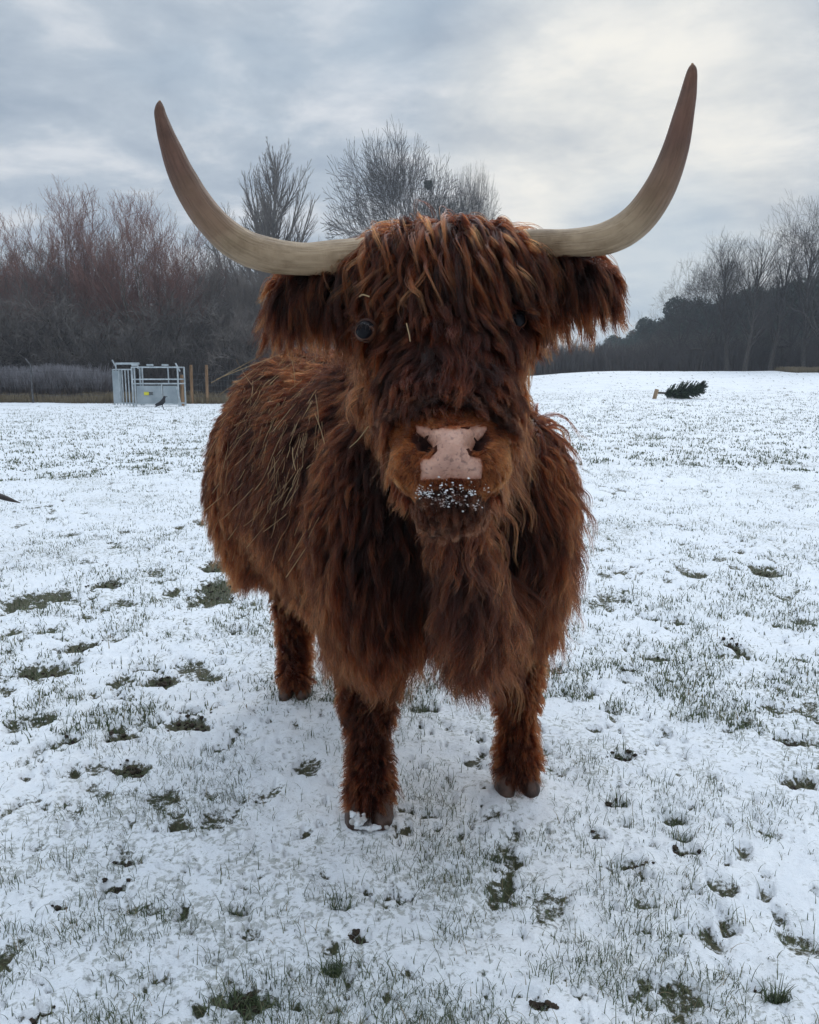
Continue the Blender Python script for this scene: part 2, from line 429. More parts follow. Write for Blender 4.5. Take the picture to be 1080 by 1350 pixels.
if DO_COW:
    cow = empty('highland_cow', tuple(COW_BASE), 'shaggy red-brown highland cow with long curved horns, standing in the snow and facing the camera', 'cow')
    mb = MB()
    chain(mb, [B(.20, 0, .92), B(.26, 0, .94), B(.45, 0, .90), B(.8, 0, .96), B(1.08, 0, .99)],
          [(.17, .12, .26), (.29, .18, .36), (.31, .2, .37), (.29, .2, .35), (.22, .16, .28)], RB)
    # shoulders and haunches
    for sd_ in (-1, 1):
        V, F = ell(B(.0, sd_*.215, .86), (.14, .17, .30), RB); mb.add(V, F)
        V, F = ell(B(1.0, sd_*.14, .86), (.14, .2, .30), RB); mb.add(V, F)
    # neck
    I3 = np.eye(3)
    chain(mb, [H(0, .08, -.16), H(0.0, .09, -.34), B(.12, .03, 1.14)], [(.10, .11, .13), (.105, .12, .14), (.21, .17, .22)], I3, 7)
    # dewlap
    chain(mb, [H(0, .30, -.24), P(610, 740, 1.68), P(628, 815, 1.80), B(-.06, .03, .66)], [(.034, .06, .07), (.030, .06, .08), (.040, .06, .07), (.09, .08, .09)], I3, 7)
    # head
    chain(mb, [H(0, .07, -.11), H(0, .17, -.09), H(0, .29, -.07), H(0, .385, -.055)],
          [(.105, .09, .09), (.110, .08, .085), (.094, .07, .07), (.088, .06, .06)], RH)
    V, F = ell(H(0, .425, -.045), (.089, .058, .058), RH); mb.add(V, F)       # muzzle
    V, F = ell(H(0, .415, -.012), (.058, .045, .034), RH); mb.add(V, F)
    V, F = ell(H(.0, .040, -.10), (.150, .065, .080), RH); mb.add(V, F)
    for sd_ in (-1, 1):
        V, F = ell(H(sd_*.100, .145, -.082), (.036, .045, .042), RH); mb.add(V, F)  # brow
        chain(mb, [H(sd_*.08, .20, -.17), H(sd_*.05, .36, -.12)], [(.035, .07, .05), (.03, .04, .035)], RH)   # jaw
    V, F = ell(H(0, .482, -.085), (.056, .028, .045), RH); mb.add(V, F)       # chin
    # ears
    EL = [P(452, 376, 1.47), P(408, 376, 1.47), P(383, 392, 1.46)]
    ER = [P(706, 358, 1.47), P(748, 360, 1.47), P(784, 368, 1.45)]
    for E in (EL, ER):
        chain(mb, E, [(.03, .018, .03), (.035, .014, .036), (.022, .012, .026)], I3, 5)
    # legs
    def leg(top, knee, fet, foot, r):
        chain(mb, [top, knee, fet, foot], [(r[0],)*3, (r[1],)*3, (r[2],)*3, (r[3],)*3], I3, 8)
    leg(np.array((FL[0]+.03, FL[1]+.06, .70)), FL+(0.0, .015, .37), FL+(0, .01, .22), FL+(0, 0, .07), (.13, .068, .044, .056))
    leg(np.array((FR[0]-.02, FR[1]+.06, .70)), FR+(-.01, .015, .37), FR+(0, .01, .22), FR+(0, 0, .07), (.13, .068, .044, .056))
    leg(np.array((RL[0]+.02, RL[1]-.05, .72)), RL+(.0, .06, .42), RL+(0, .03, .14), RL+(0, -.01, .07), (.16, .075, .05, .055))
    leg(np.array((RR[0]-.10, RR[1]-.12, .72)), RR+(-.02, .04, .42), RR+(0, .03, .14), RR+(0, -.01, .07), (.15, .075, .05, .055))
    # tail
    TL = [B(1.22, 0, 1.12), B(1.32, 0, .95), B(1.33, 0, .70), B(1.32, 0, .5)]
    chain(mb, TL, [(.035,)*3, (.025,)*3, (.018,)*3, (.012,)*3], I3, 8)
    V, F = remesh(np.concatenate(mb.V), mb.F, 0.009, 8)
    # local head coordinates of the skin
    def toH(p):
        q = p-Pl; return q@rH, q@aH, q@nH
    u_, w__, q_ = toH(V)
    NOS = [(-.0345, .416), (.0345, .416), (-.043, .402), (.043, .402)]
    dent = np.zeros(len(V))
    for (nu, nw) in NOS:
        dd = np.exp(-(((u_-nu)/.0115)**2+((w__-nw)/.013)**2))
        dent = np.maximum(dent, dd*(q_ > -.06)*(w__ > .3)*(1 if abs(nu) < .04 else .7))
    V = V-nH[None, :]*(dent*.032)[:, None]
    # mouth slit
    sl = np.exp(-((w__-(.462-.2*u_**2*8))/.006)**2)*(np.abs(u_) < .07)*(q_ > -.10)*(w__ > .3)
    V = V-nH[None, :]*(sl*.010)[:, None]
    skin = Skin(V, F)
    nos_v = np.clip(dent*1.5, 0, 1)
    M_SKIN, nt, out = mat('cow_skin'); L = nt.links.new
    at = N(nt, 'ShaderNodeAttribute'); at.attribute_name = 'nostril'
    b = N(nt, 'ShaderNodeBsdfPrincipled'); b.inputs['Roughness'].default_value = .8; b.inputs['Specular IOR Level'].default_value = .08
    L(mixc(nt, at.outputs['Fac'], (.045, .014, .008), (.010, .004, .0035)), b.inputs['Base Color']); L(b.outputs[0], out.inputs[0])
    body = mesh_np('body', V-COW_BASE, F, M_SKIN, cow, True, {'nostril': nos_v})

    # ---- nose pad: traced from the photo, then laid on the muzzle with its own thickness
    OUT = [(547, 559), (560, 561), (580, 562.5), (600, 561.5), (622, 561), (641, 559), (642, 566), (636, 575), (627, 583), (622.5, 592), (623, 600),
           (634, 604), (637, 612), (636, 622), (634, 631), (620, 632), (595, 631), (570, 632), (554, 633), (555, 622), (553, 610), (556, 601),
           (568, 601), (572, 594), (569, 585), (560, 577), (550, 570)]
    OUT = np.array(OUT, float); OUT = OUT + (0, 0)
    def inside(pts):
        x, y = pts[:, 0], pts[:, 1]; r = np.zeros(len(pts), bool); n = len(OUT)
        for i in range(n):
            x1, y1 = OUT[i]; x2, y2 = OUT[(i+1) % n]
            c = ((y1 > y) != (y2 > y)) & (x < (x2-x1)*(y-y1)/(y2-y1+1e-9)+x1); r ^= c
        return r
    def edge_dist(pts):
        d = np.full(len(pts), 1e9); n = len(OUT)
        for i in range(n):
            a, b_ = OUT[i], OUT[(i+1) % n]; ab = b_-a
            t = np.clip(((pts-a)@ab)/(ab@ab), 0, 1); d = np.minimum(d, np.linalg.norm(pts-a-t[:, None]*ab, axis=1))
        return d
    gx, gy = np.meshgrid(np.arange(544, 645, 1.0), np.arange(556, 636, 1.0)); nx = gx.shape[1]; ny = gx.shape[0]
    pp = np.stack([gx.ravel(), gy.ravel()], 1); ins = inside(pp); ed = edge_dist(pp)
    cam0 = Vector((0, 0, CAMH)); NV = np.zeros((len(pp), 3)); dep = np.zeros(len(pp))
    for i, (a, b_) in enumerate(pp):
        d = Vector(P(a, b_, 1.0))-cam0; d.normalize()
        hit = skin.bvh.ray_cast(cam0, d, 3.0)
        dep[i] = hit[3] if hit[0] is not None else 1.2
    dep = dep.reshape(ny, nx)
    for _ in range(25):
        dd = np.pad(dep, 1, mode='edge'); dep = (dd[:-2, 1:-1]+dd[2:, 1:-1]+dd[1:-1, :-2]+dd[1:-1, 2:])/4
    NOSE_DEP = dep.copy(); dep = dep.ravel()
    edv = np.where(ins, ed, -ed)
    thick = np.clip(edv/14.0, 0, 1)**.7*.0065-.0030+.0012*(fbm(pp[:, 0]*.12, pp[:, 1]*.12, o=3)-.5)
    cen = np.exp(-((pp[:, 0]-594)/2.2)**2)*(pp[:, 1] > 600)*.0012
    for i, (a, b_) in enumerate(pp):
        d = P(a, b_, 1.0)-np.array(cam0); d /= np.linalg.norm(d)
        NV[i] = np.array(cam0)+d*(dep[i]-max(thick[i], -.0005)-.0015+cen[i])
    ok = edv > -0.8
    NF = []
    for j in range(ny-1):
        for i in range(nx-1):
            a = j*nx+i; q = (a, a+1, a+nx+1, a+nx)
            if all(ok[k] for k in q): NF.append(q)
    used = sorted({k for f in NF for k in f}); rm = {k: i for i, k in enumerate(used)}
    NF = [tuple(rm[k] for k in f) for f in NF]; NVu = NV[used]
    nb = len(NVu)
    # give it a back so that it is a solid pad
    ec = {}
    for f in NF:
        for i in range(4):
            e = (f[i], f[(i+1) % 4]); k = tuple(sorted(e)); ec.setdefault(k, []).append(e)
    back = NVu-nH*.006
    NFa = NF+[tuple(nb+k for k in f[::-1]) for f in NF]+[(e[0][1], e[0][0], nb+e[0][0], nb+e[0][1]) for e in ec.values() if len(e) == 1]
    M_NOSE, nt, out = mat('nose_skin'); L = nt.links.new
    tc = N(nt, 'ShaderNodeTexCoord')
    nz = N(nt, 'ShaderNodeTexNoise'); nz.inputs['Scale'].default_value = 55; nz.inputs['Detail'].default_value = 5; L(tc.outputs['Object'], nz.inputs['Vector'])
    nz2 = N(nt, 'ShaderNodeTexNoise'); nz2.inputs['Scale'].default_value = 160; nz2.inputs['Detail'].default_value = 3; L(tc.outputs['Object'], nz2.inputs['Vector'])
    vo = N(nt, 'ShaderNodeTexVoronoi'); vo.inputs['Scale'].default_value = 220; L(tc.outputs['Object'], vo.inputs['Vector'])
    basec = ramp(nt, [(.3, (.34, .175, .125)), (.7, (.50, .285, .205))], nz.outputs['Fac']).outputs[0]
    sp_ = ramp(nt, [(.56, (0, 0, 0)), (.64, (1, 1, 1))], nz2.outputs['Fac']).outputs[0]
    colr = mixc(nt, mth(nt, 'MULTIPLY', sp_, .55), basec, (.12, .06, .05))
    b = N(nt, 'ShaderNodeBsdfPrincipled'); b.inputs['Roughness'].default_value = .38; b.inputs['Specular IOR Level'].default_value = .5
    b.inputs['Subsurface Weight'].default_value = .15; b.inputs['Subsurface Radius'].default_value = (.01, .004, .003)
    bp = N(nt, 'ShaderNodeBump'); bp.inputs['Strength'].default_value = .6; bp.inputs['Distance'].default_value = .0016
    L(vo.outputs['Distance'], bp.inputs['Height']); L(bp.outputs[0], b.inputs['Normal'])
    at = N(nt, 'ShaderNodeAttribute'); at.attribute_name = 'rim'
    colr = mixc(nt, mth(nt, 'MULTIPLY', at.outputs['Fac'], .8), colr, (.20, .075, .04))
    L(colr, b.inputs['Base Color']); L(b.outputs[0], out.inputs[0])
    nose = mesh_np('nose', np.concatenate([NVu, back])-COW_BASE, NFa, M_NOSE, cow, True, {'rim': np.concatenate([1-np.clip(edv[used]/6+.5*(vnoise(pp[used, 0]*.5, pp[used, 1]*.5)-.5), 0, 1)]*2)}); nose['label'] = 'pink nose pad with small brown specks'

    # ---- eyes
    M_EYE, nt, out = mat('eye'); b = N(nt, 'ShaderNodeBsdfPrincipled'); b.inputs['Base Color'].default_value = (.006, .006, .008, 1)
    b.inputs['Roughness'].default_value = .04; b.inputs['Specular IOR Level'].default_value = .10; nt.links.new(b.outputs[0], out.inputs[0])
    M_LID = noise_mat('eyelid_skin', (.020, .008, .005), (.06, .024, .013), 60, .7, spec=.1)
    EYES = []; EFD = []
    M_RIM, nt, out = mat('eyelid'); L = nt.links.new; at = N(nt, 'ShaderNodeAttribute'); at.attribute_name = 'rim'
    r = ramp(nt, [(0, (.010, .005, .004)), (.15, (.09, .042, .028)), (.35, (.11, .045, .022)), (.7, (.03, .009, .004))], at.outputs['Fac'])
    b = N(nt, 'ShaderNodeBsdfPrincipled'); b.inputs['Roughness'].default_value = .6; b.inputs['Specular IOR Level'].default_value = .25
    L(r.outputs[0], b.inputs['Base Color']); L(b.outputs[0], out.inputs[0])
    LASH = []
    for px, py in ((482, 436), (681, 421)):
        d = Vector(P(px, py, 1.0))-cam0; d.normalize(); hit = skin.bvh.ray_cast(cam0, d, 3.0)
        h = np.array(hit[0]) if hit[0] is not None else P(px, py, 1.33)
        sg = -1 if px < 600 else 1
        fd = nrm(-np.array(d)*.9+rH*sg*.22)              # the way the eye looks
        ex = nrm(np.cross(fd, (0, 0, 1))); ey = np.cross(ex, fd)
        c = h+np.array(d)*.011; EYES.append(c); EFD.append(fd)
        V_, F_ = ell(c-COW_BASE, (.0165, .0165, .0165), None, 24)
        eye = mesh_np('eye', V_, F_, M_EYE, cow, True)
        Vl = []; rim = []; nth = 40; rings = 9
        for j in range(rings):
            t = j/(rings-1)
            for k in range(nth):
                th = 2*PI*k/nth; cx_, sy_ = math.cos(th), math.sin(th)
                ax_ = .0122*(1+.12*abs(cx_)**6); ay_ = (.0098 if sy_ > 0 else .0112)
                ri = np.array((cx_*ax_, sy_*ay_-.001)); ro_ = np.array((cx_*.0195, sy_*.0195))
                q = ri*(1-t)+ro_*t
                q = q+np.array((0, -.0022*math.exp(-((t-.12)/.1)**2)*(sy_ > 0)))
                bz = math.sqrt(max(.0170**2-ri@ri, 1e-8)); z = bz*(1-t)+(-.006)*t+.0020*math.sin(PI*min(t*1.4, 1))*(1.25 if sy_ > 0 else .9)
                z += .0008*math.sin(th*7+t*9)*t
                Vl.append(c+ex*q[0]+ey*q[1]+fd*z-COW_BASE); rim.append(t)
                if j == 2 and sy_ > .1 and k % 1 == 0:
                    LASH.append((c+ex*q[0]+ey*q[1]+fd*z, nrm(fd*1.0+ex*cx_*.5+ey*.1)))
        Fl = [(j*nth+k, j*nth+(k+1) % nth, (j+1)*nth+(k+1) % nth, (j+1)*nth+k) for j in range(rings-1) for k in range(nth)]
        mesh_np('eyelid', np.array(Vl), Fl, M_RIM, eye, True, {'rim': rim})

    # ---- horns
    M_HORN, nt, out = mat('horn'); L = nt.links.new
    at = N(nt, 'ShaderNodeAttribute'); at.attribute_name = 'along'
    tc = N(nt, 'ShaderNodeTexCoord')
    nz = N(nt, 'ShaderNodeTexNoise'); nz.inputs['Scale'].default_value = 14; nz.inputs['Detail'].default_value = 6; nz.inputs['Roughness'].default_value = .6; L(tc.outputs['Object'], nz.inputs['Vector'])
    nzs = N(nt, 'ShaderNodeTexNoise'); nzs.inputs['Scale'].default_value = 3; nzs.inputs['Detail'].default_value = 5
    at2 = N(nt, 'ShaderNodeAttribute'); at2.attribute_name = 'round'
    cb = N(nt, 'ShaderNodeCombineXYZ'); L(mth(nt, 'MULTIPLY', at.outputs['Fac'], 4), cb.inputs[0]); L(mth(nt, 'MULTIPLY', at2.outputs['Fac'], 6), cb.inputs[1]); L(cb.outputs[0], nzs.inputs['Vector'])
    al = mth(nt, 'MULTIPLY_ADD', mth(nt, 'SUBTRACT', nz.outputs['Fac'], .5), .25, at.outputs['Fac'])
    base = ramp(nt, [(0, (.35, .26, .165)), (.36, (.31, .225, .14)), (.43, (.20, .125, .075)), (.57, (.12, .060, .040)), (.90, (.13, .055, .027)), (.965, (.34, .17, .06)), (1, (.36, .20, .09))], al).outputs[0]
    st = ramp(nt, [(.35, (.80, .77, .73)), (.6, (1.06, 1.05, 1.04))], nzs.outputs['Fac']).outputs[0]
    st2 = ramp(nt, [(.33, (.62, .57, .52)), (.52, (1.05, 1.05, 1.05))], nz.outputs['Fac']).outputs[0]
    mm = N(nt, 'ShaderNodeVectorMath'); mm.operation = 'MULTIPLY'; L(base, mm.inputs[0]); L(st, mm.inputs[1])
    mm2 = N(nt, 'ShaderNodeVectorMath'); mm2.operation = 'MULTIPLY'; L(mm.outputs[0], mm2.inputs[0]); L(st2, mm2.inputs[1])
    b = N(nt, 'ShaderNodeBsdfPrincipled'); b.inputs['Roughness'].default_value = .5; b.inputs['Specular IOR Level'].default_value = .35
    L(mm2.outputs[0], b.inputs['Base Color'])
    bp = N(nt, 'ShaderNodeBump'); bp.inputs['Strength'].default_value = .9; bp.inputs['Distance'].default_value = .004
    nzr = N(nt, 'ShaderNodeTexNoise'); nzr.inputs['Scale'].default_value = 1.0; nzr.inputs['Detail'].default_value = 4
    cr_ = N(nt, 'ShaderNodeCombineXYZ'); L(mth(nt, 'MULTIPLY', at.outputs['Fac'], 90), cr_.inputs[0]); L(at2.outputs['Fac'], cr_.inputs[1]); L(cr_.outputs[0], nzr.inputs['Vector'])
    rg = mth(nt, 'MULTIPLY', nzr.outputs['Fac'], mth(nt, 'MAXIMUM', mth(nt, 'SUBTRACT', .55, at.outputs['Fac']), 0.08))
    L(mth(nt, 'ADD', rg, mth(nt, 'ADD', nz.outputs['Fac'], nzs.outputs['Fac'])), bp.inputs['Height']); L(bp.outputs[0], b.inputs['Normal']); L(b.outputs[0], out.inputs[0])
    def horn(path, parent, base_, name='horn'):
        c = catmull([P(x, y, Y) for x, y, w_, Y in path], 60)
        r = catmull([(w_*.5/1080*Y*.98, 0, 0) for x, y, w_, Y in path], 60)[:, 0]
        # rounded end
        n = 28; V_, F_ = tube_np(c, np.maximum(r, .002), n, True, .94)
        al_ = np.repeat(np.linspace(0, 1, 60), n); ro = np.tile(np.abs(np.linspace(-1, 1, n)), 60)
        V_ = V_+(vnoise(V_[:, 0]*40, V_[:, 1]*40, V_[:, 2]*40)[:, None]-.5)*.0015
        return mesh_np(name, V_-base_, F_, M_HORN, parent, True, {'along': al_, 'round': ro})
    hl = [(520, 330, 40, 1.47), (450, 339, 47, 1.45), (400, 341.5, 44, 1.43), (352, 336, 47, 1.41), (310, 319, 46, 1.39), (272, 283, 42, 1.37), (243, 237, 37, 1.36), (223, 190, 27, 1.35), (213, 155, 17.5, 1.35), (211, 143, 13, 1.35), (210.5, 136, 7, 1.35), (210.5, 133, 1, 1.35)]
    hr = [(640, 322, 36, 1.47), (705, 321, 38, 1.45), (752, 320, 37, 1.43), (800, 314, 44, 1.41), (838, 292, 46, 1.39), (868, 252, 43, 1.37), (889, 202, 36, 1.36), (902, 150, 27, 1.35), (910, 110, 18.5, 1.35), (912.5, 95, 14, 1.35), (913, 88, 9, 1.35), (913, 83.5, 1, 1.35)]
    horn(hl, cow, COW_BASE); horn(hr, cow, COW_BASE)

    # ---- hooves: two claws each
    M_HOOF = noise_mat('hoof_horn', (.035, .021, .016), (.11, .062, .045), 30, .45, .4)
    for f, wd in ((FL, 1.05), (FR, 1.05), (RL, .95), (RR, .95)):
        hb = MB()
        for s_ in (-1, 1):
            Vh = []; nr = 14; rows = 6
            for j in range(rows):
                t = j/(rows-1); z = .085*t
                for k in range(nr):
                    a = 2*PI*k/nr
                    rx = .034-.006*t; ry = .062-.022*t
                    x = rx*math.cos(a)*(1 if math.cos(a)*s_ > 0 else .86); y = ry*math.sin(a)
                    if y < 0: y *= 1.15-.1*t
                    Vh.append((f[0]+wd*(s_*.0335+x), f[1]+y-.012+.018*t, z+.001-.0008*(j == 0)))
            Fh = [(j*nr+k, j*nr+(k+1) % nr, (j+1)*nr+(k+1) % nr, (j+1)*nr+k) for j in range(rows-1) for k in range(nr)]
            Fh += [tuple(range(nr))[::-1], tuple((rows-1)*nr+k for k in range(nr))]
            hb.add(np.array(Vh), Fh)
        hb.V = [v-COW_BASE for v in hb.V]
        hb.build('hoof', M_HOOF, cow, True)

    # a cake of snow on the toe of the nearest hoof
    M_CAKE = noise_mat('snow_cake', (.42, .40, .38), (.80, .83, .86), 40, .7, .6)
    kb = MB()
    for i in range(16):
        s_ = rng.uniform(.005, .0115); V_, F_ = ell((FL[0]-.026+rng.normal(0, .014), FL[1]-.074+rng.normal(0, .008), .020+rng.uniform(0, .028)), (s_, s_*.8, s_*.8), None, 8); kb.add(V_, F_)
    for i in range(9):
        s_ = rng.uniform(.006, .012); V_, F_ = ell((FL[0]-.03+.012*i, FL[1]-.078+rng.normal(0, .005), .008), (s_*1.3, s_, s_*.8), None, 8); kb.add(V_, F_)
    Vk, Fk = remesh(np.concatenate(kb.V), kb.F, .0025, 2); Vk = Vk+(vnoise(Vk[:, 0]*160, Vk[:, 1]*160, Vk[:, 2]*160)[:, None]-.5)*.004
    o = mesh_np('hoof_snow', Vk-COW_BASE, Fk, M_CAKE, cow, True); o['label'] = 'cake of snow stuck to the front of the hoof'

    # ================= HAIR
    tc_ = skin.tc; tn = skin.tn
    tu, tw, tq = toH(tc_)
    headness = (tq > -.19)*(tw > -.08)*(tw < .56)*(np.abs(tu) < .16)
    isear = (np.abs(tu) > .135)*(tw > -.02)*(tw < .2)*(tc_[:, 1] < 1.62)*(tq > -.26)
    ishead = headness.astype(bool) & ~isear.astype(bool)
    # nose / nostril / eye / hoof masks
    def masks(p):
        u, w2, q = toH(p)
        return u, w2, q
    # signed "is muzzle": orange fur round the nose pad
    muz = ishead & (tw > .355) & (tq > -.075) & (tw < .475) & (np.abs(tu) < .098)
    chin = ishead & (tw >= .46) & ~muz
    poll = ishead & (tw < .10)
    face = ishead & ~muz & ~chin
    bodym = ~ishead & ~isear.astype(bool)
    zc = tc_[:, 2]
    def pxy(p):
        d = p-np.array((0, 0, CAMH)); f = d[:, 1]*cp-d[:, 2]*sp; v = d[:, 1]*sp+d[:, 2]*cp
        return 540+1080*d[:, 0]/f, 675-1080*v/f
    def legmask(p): return (p[:, 2] < .50)
    # --- coat
    def field(p, n):
        """comb direction of the coat"""
        back = np.array((dB[0], dB[1], 0.))
        f = np.zeros_like(p)+np.array((0, 0, -1.))
        top = sstep(.95, 1.3, p[:, 2])[:, None]
        f = f+back*(.25+.9*top)
        lateral = nrm(np.stack([n[:, 0], n[:, 1], np.zeros(len(n))], 1))
        f = f+lateral*.25*top
        # long-wave swirl so that locks do not run parallel
        sw = np.stack([fbm(p[:, 0]*5, p[:, 1]*5, p[:, 2]*5, o=2)-.5, fbm(p[:, 0]*5+9, p[:, 1]*5, p[:, 2]*5, o=2)-.5, np.zeros(len(p))], 1)
        f = f+sw*2.2
        f = f-n*np.sum(f*n, 1, keepdims=True)*.8
        return f
    def clean(p, n, keep):
        return p[keep], n[keep]
    vis = sstep(-.35, .1, -tn[:, 1])          # faces turned to the photographer's side get more
    def feetkeep(p):
        k = np.ones(len(p), bool)
        for f in (FL, FR, RL, RR):
            k &= ~((np.linalg.norm(p[:, :2]-f[:2], axis=1) < .12) & (p[:, 2] < .038))
        return k
    cm = bodym
    pg, ng = skin.sample(np.where(cm, 1400+3200*vis, 0)); k = feetkeep(pg); pg, ng = pg[k], ng[k]
    hz = pg[:, 2]; leg_ = sstep(.62, .42, hz)
    front = sstep(2.35, 2.0, pg[:, 1])*(hz > .4)
    ln = .075+.045*sstep(1.15, .8, hz)+.03*front
    belly = sstep(.72, .6, hz)*(hz > .45)*(1-.4*(ng[:, 2] > .2)); ln = ln+belly*.02
    ln = ln*(1-leg_)+leg_*(.030)
    sd0 = (pg[:, :2]-Cc)@pB; mid = front*sstep(.17, .09, np.abs(sd0))
    ln = ln*(1-.55*mid); ln = ln*(1-.45*sstep(2.1, 1.8, pg[:, 1])*(hz > .9))
    ln = ln*(.7+.6*rng.random(len(pg)))
    G = grow(skin, pg, ng, field(pg, ng), ln, lift=.32+.2*front-.12*leg_, grav=.25+.35*front, K=12, off=.016+0*hz, follow=.35, wave=.04+.03*leg_+.035*front, wfreq=1.2, curl=.03+.04*leg_)
    tg = np.clip(.22+1.5*(fbm(pg[:, 0]*6, pg[:, 1]*6, pg[:, 2]*4, o=3)-.5)+rng.normal(0, .17, len(pg))+.25*sstep(.75, .45, hz), 0, 1)
    tg = np.clip(tg-.30*sstep(.2, .12, np.abs(sd0))*sstep(2.25, 2.05, pg[:, 1])*(hz > .55), 0, 1)  # tone lowered down the chest centre, shade of the hollows put into hair colour
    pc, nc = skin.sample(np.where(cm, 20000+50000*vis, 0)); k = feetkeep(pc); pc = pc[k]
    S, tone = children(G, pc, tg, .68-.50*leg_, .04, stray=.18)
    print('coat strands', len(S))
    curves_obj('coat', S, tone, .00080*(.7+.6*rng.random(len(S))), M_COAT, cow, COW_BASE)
    # --- brisket and side fringes: long locks hanging from the chest, belly line and shoulder edge
    low = bodym & (zc < .82) & (zc > .50) & (tn[:, 2] < .1)
    pg, ng = skin.sample(np.where(low & (tc_[:, 1] < 2.6), 900, 0)+np.where(low & (tc_[:, 1] >= 2.6), 500, 0))
    fl = field(pg, ng); G = grow(skin, pg, ng, fl, .07+.07*rng.random(len(pg))+.03*(pg[:, 1] < 2.3), lift=.4, grav=.9, K=14, off=.03, follow=.2, wave=.045, wfreq=1.5, curl=.04)
    tg = np.clip(.25+.5*rng.random(len(pg)), 0, 1)
    rep = np.repeat(pg, 18, 0)+rng.normal(0, .011, (len(pg)*18, 3))
    S, tone = children(G, rep, tg, .85, .04)
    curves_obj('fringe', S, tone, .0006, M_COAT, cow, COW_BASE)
    # wisps on the right-hand flank edge, seen against the snow
    edge = bodym & (tn[:, 0] > .55) & (zc > .55) & (zc < 1.25) & (tc_[:, 1] < 2.7)
    pg, ng = skin.sample(np.where(edge, 620, 0))
    G = grow(skin, pg, ng, field(pg, ng)+ng*.5, .12+.12*rng.random(len(pg)), lift=.9, grav=.75, K=14, off=.02, wave=.05, wfreq=1.5, curl=.03)
    rep = np.repeat(pg, 12, 0)+rng.normal(0, .004, (len(pg)*12, 3))
    S, tone = children(G, rep, np.clip(rng.normal(.3, .15, len(G)), 0, 1), .93, .03)
    curves_obj('flank_wisps', S, tone, .0006, M_COAT, cow, COW_BASE)
    # leg feathering: curly tufts behind knees and round the fetlocks
    lf = bodym & (zc < .46) & (zc > .06)
    pg, ng = skin.sample(np.where(lf, 170, 0)); k = feetkeep(pg); pg, ng = pg[k], ng[k]
    fl = np.zeros_like(pg)+np.array((0, .1, -1.))
    G = grow(skin, pg, ng, fl, .05+.065*rng.random(len(pg)), lift=.5, grav=.6, K=18, off=.012, wave=.09, wfreq=1.1, curl=.20)
    rep = np.repeat(pg, 8, 0)+rng.normal(0, .008, (len(pg)*8, 3))
    S, tone = children(G, rep, np.clip(rng.normal(.4, .2, len(G)), 0, 1), .72, .05)
    S[..., 2] = np.maximum(S[..., 2], .008)
    curves_obj('leg_feathering', S, tone, .0006, M_COAT, cow, COW_BASE)

    # --- face
    def eyekeep(p, r=.017):
        k = np.ones(len(p), bool)
        for c in EYES: k &= np.linalg.norm(p-c, axis=1) > r
        return k
    def part_eyes(S_):
        k = np.ones(len(S_), bool)
        for c, fd_, r_ in zip(EYES, EFD, (.0128, .0140)):
            for q_ in (.015, .03, .045, .06, .08): k &= np.linalg.norm(S_-(c+fd_*q_), axis=2).min(1) > r_
        return k
    def noskeep(p):
        x, y = pxy(p); u, w2, q = toH(p)
        q2 = np.stack([x, y], 1); inn = inside(q2) & (edge_dist(q2) > 2.2)
        nosr = np.zeros(len(p), bool)
        for nu, nw in NOS: nosr |= ((u-nu)/(.0145 if abs(nu) < .04 else .012))**2+((w2-nw)/.014)**2 < 1
        return ~((inn | nosr) & (q > -.09))
    fm = face & (tw > .02)
    pg, ng = skin.sample(np.where(fm, 5200, 0)); k = eyekeep(pg, .017) & noskeep(pg); pg, ng = pg[k], ng[k]
    u, w2, q = toH(pg)
    swf = fbm(pg[:, 0]*16, pg[:, 1]*16, pg[:, 2]*16, o=2)-.5
    fl = aH+rH*(u*2.6+swf*1.5)[:, None]
    fl = fl-ng*np.sum(fl*ng, 1, keepdims=True)
    L0 = .042+.045*np.exp(-(u/.06)**2)*(w2 < .29)+.02*(np.abs(u) > .07)
    G = grow(skin, pg, ng, fl, L0*(.8+.4*rng.random(len(pg))), lift=.16, grav=.15, K=14, off=.008, wave=.055, wfreq=1.0, jitter=.07)
    G = G[part_eyes(G)] if False else G
    tg = np.clip(.42+1.6*(fbm(pg[:, 0]*34, pg[:, 1]*34, pg[:, 2]*12, o=2)-.5)+rng.normal(0, .16, len(pg)), 0, 1)
    pc, nc = skin.sample(np.where(fm, 150000, 0)); k = eyekeep(pc, .017) & noskeep(pc); pc = pc[k]
    S, tone = children(G, pc, tg, .52, .035)
    k = part_eyes(S); S, tone = S[k], tone[k]
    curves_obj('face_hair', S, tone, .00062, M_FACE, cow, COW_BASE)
    print('face', len(S))
    # --- lashes
    S = np.zeros((len(LASH)*2, 7, 3))
    for i, (p0, d0) in enumerate(LASH*2):
        d = nrm(d0+rng.normal(0, .18, 3)); l_ = rng.uniform(.010, .019)
        for k in range(7): S[i, k] = p0+d*l_*k/6+np.array((0, 0, -.006))*(k/6)**2
    curves_obj('eyelashes', S, np.full(len(S), .3), .00035, M_DARK, cow, COW_BASE)
    # --- muzzle fur: short, orange
    pg, ng = skin.sample(np.where(muz, 14000, 0)); k = noskeep(pg); pg, ng = pg[k], ng[k]
    u, w2, q = toH(pg)
    rad = rH*(u/.05)[:, None]+aH*((w2-.40)/.05)[:, None]
    fl = rad+aH*.25+rng.normal(0, .1, pg.shape); fl = fl-ng*np.sum(fl*ng, 1, keepdims=True)
    G = grow(skin, pg, ng, fl, .007+.013*np.clip((np.abs(u)-.045)/.045, 0, 1), lift=.28, grav=.05, K=7, off=.0025, wave=.02, jitter=.08)
    tg = np.clip(rng.normal(.45, .15, len(pg)), 0, 1)
    pc, nc = skin.sample(np.where(muz, 700000, 0)); pc = pc[noskeep(pc)]
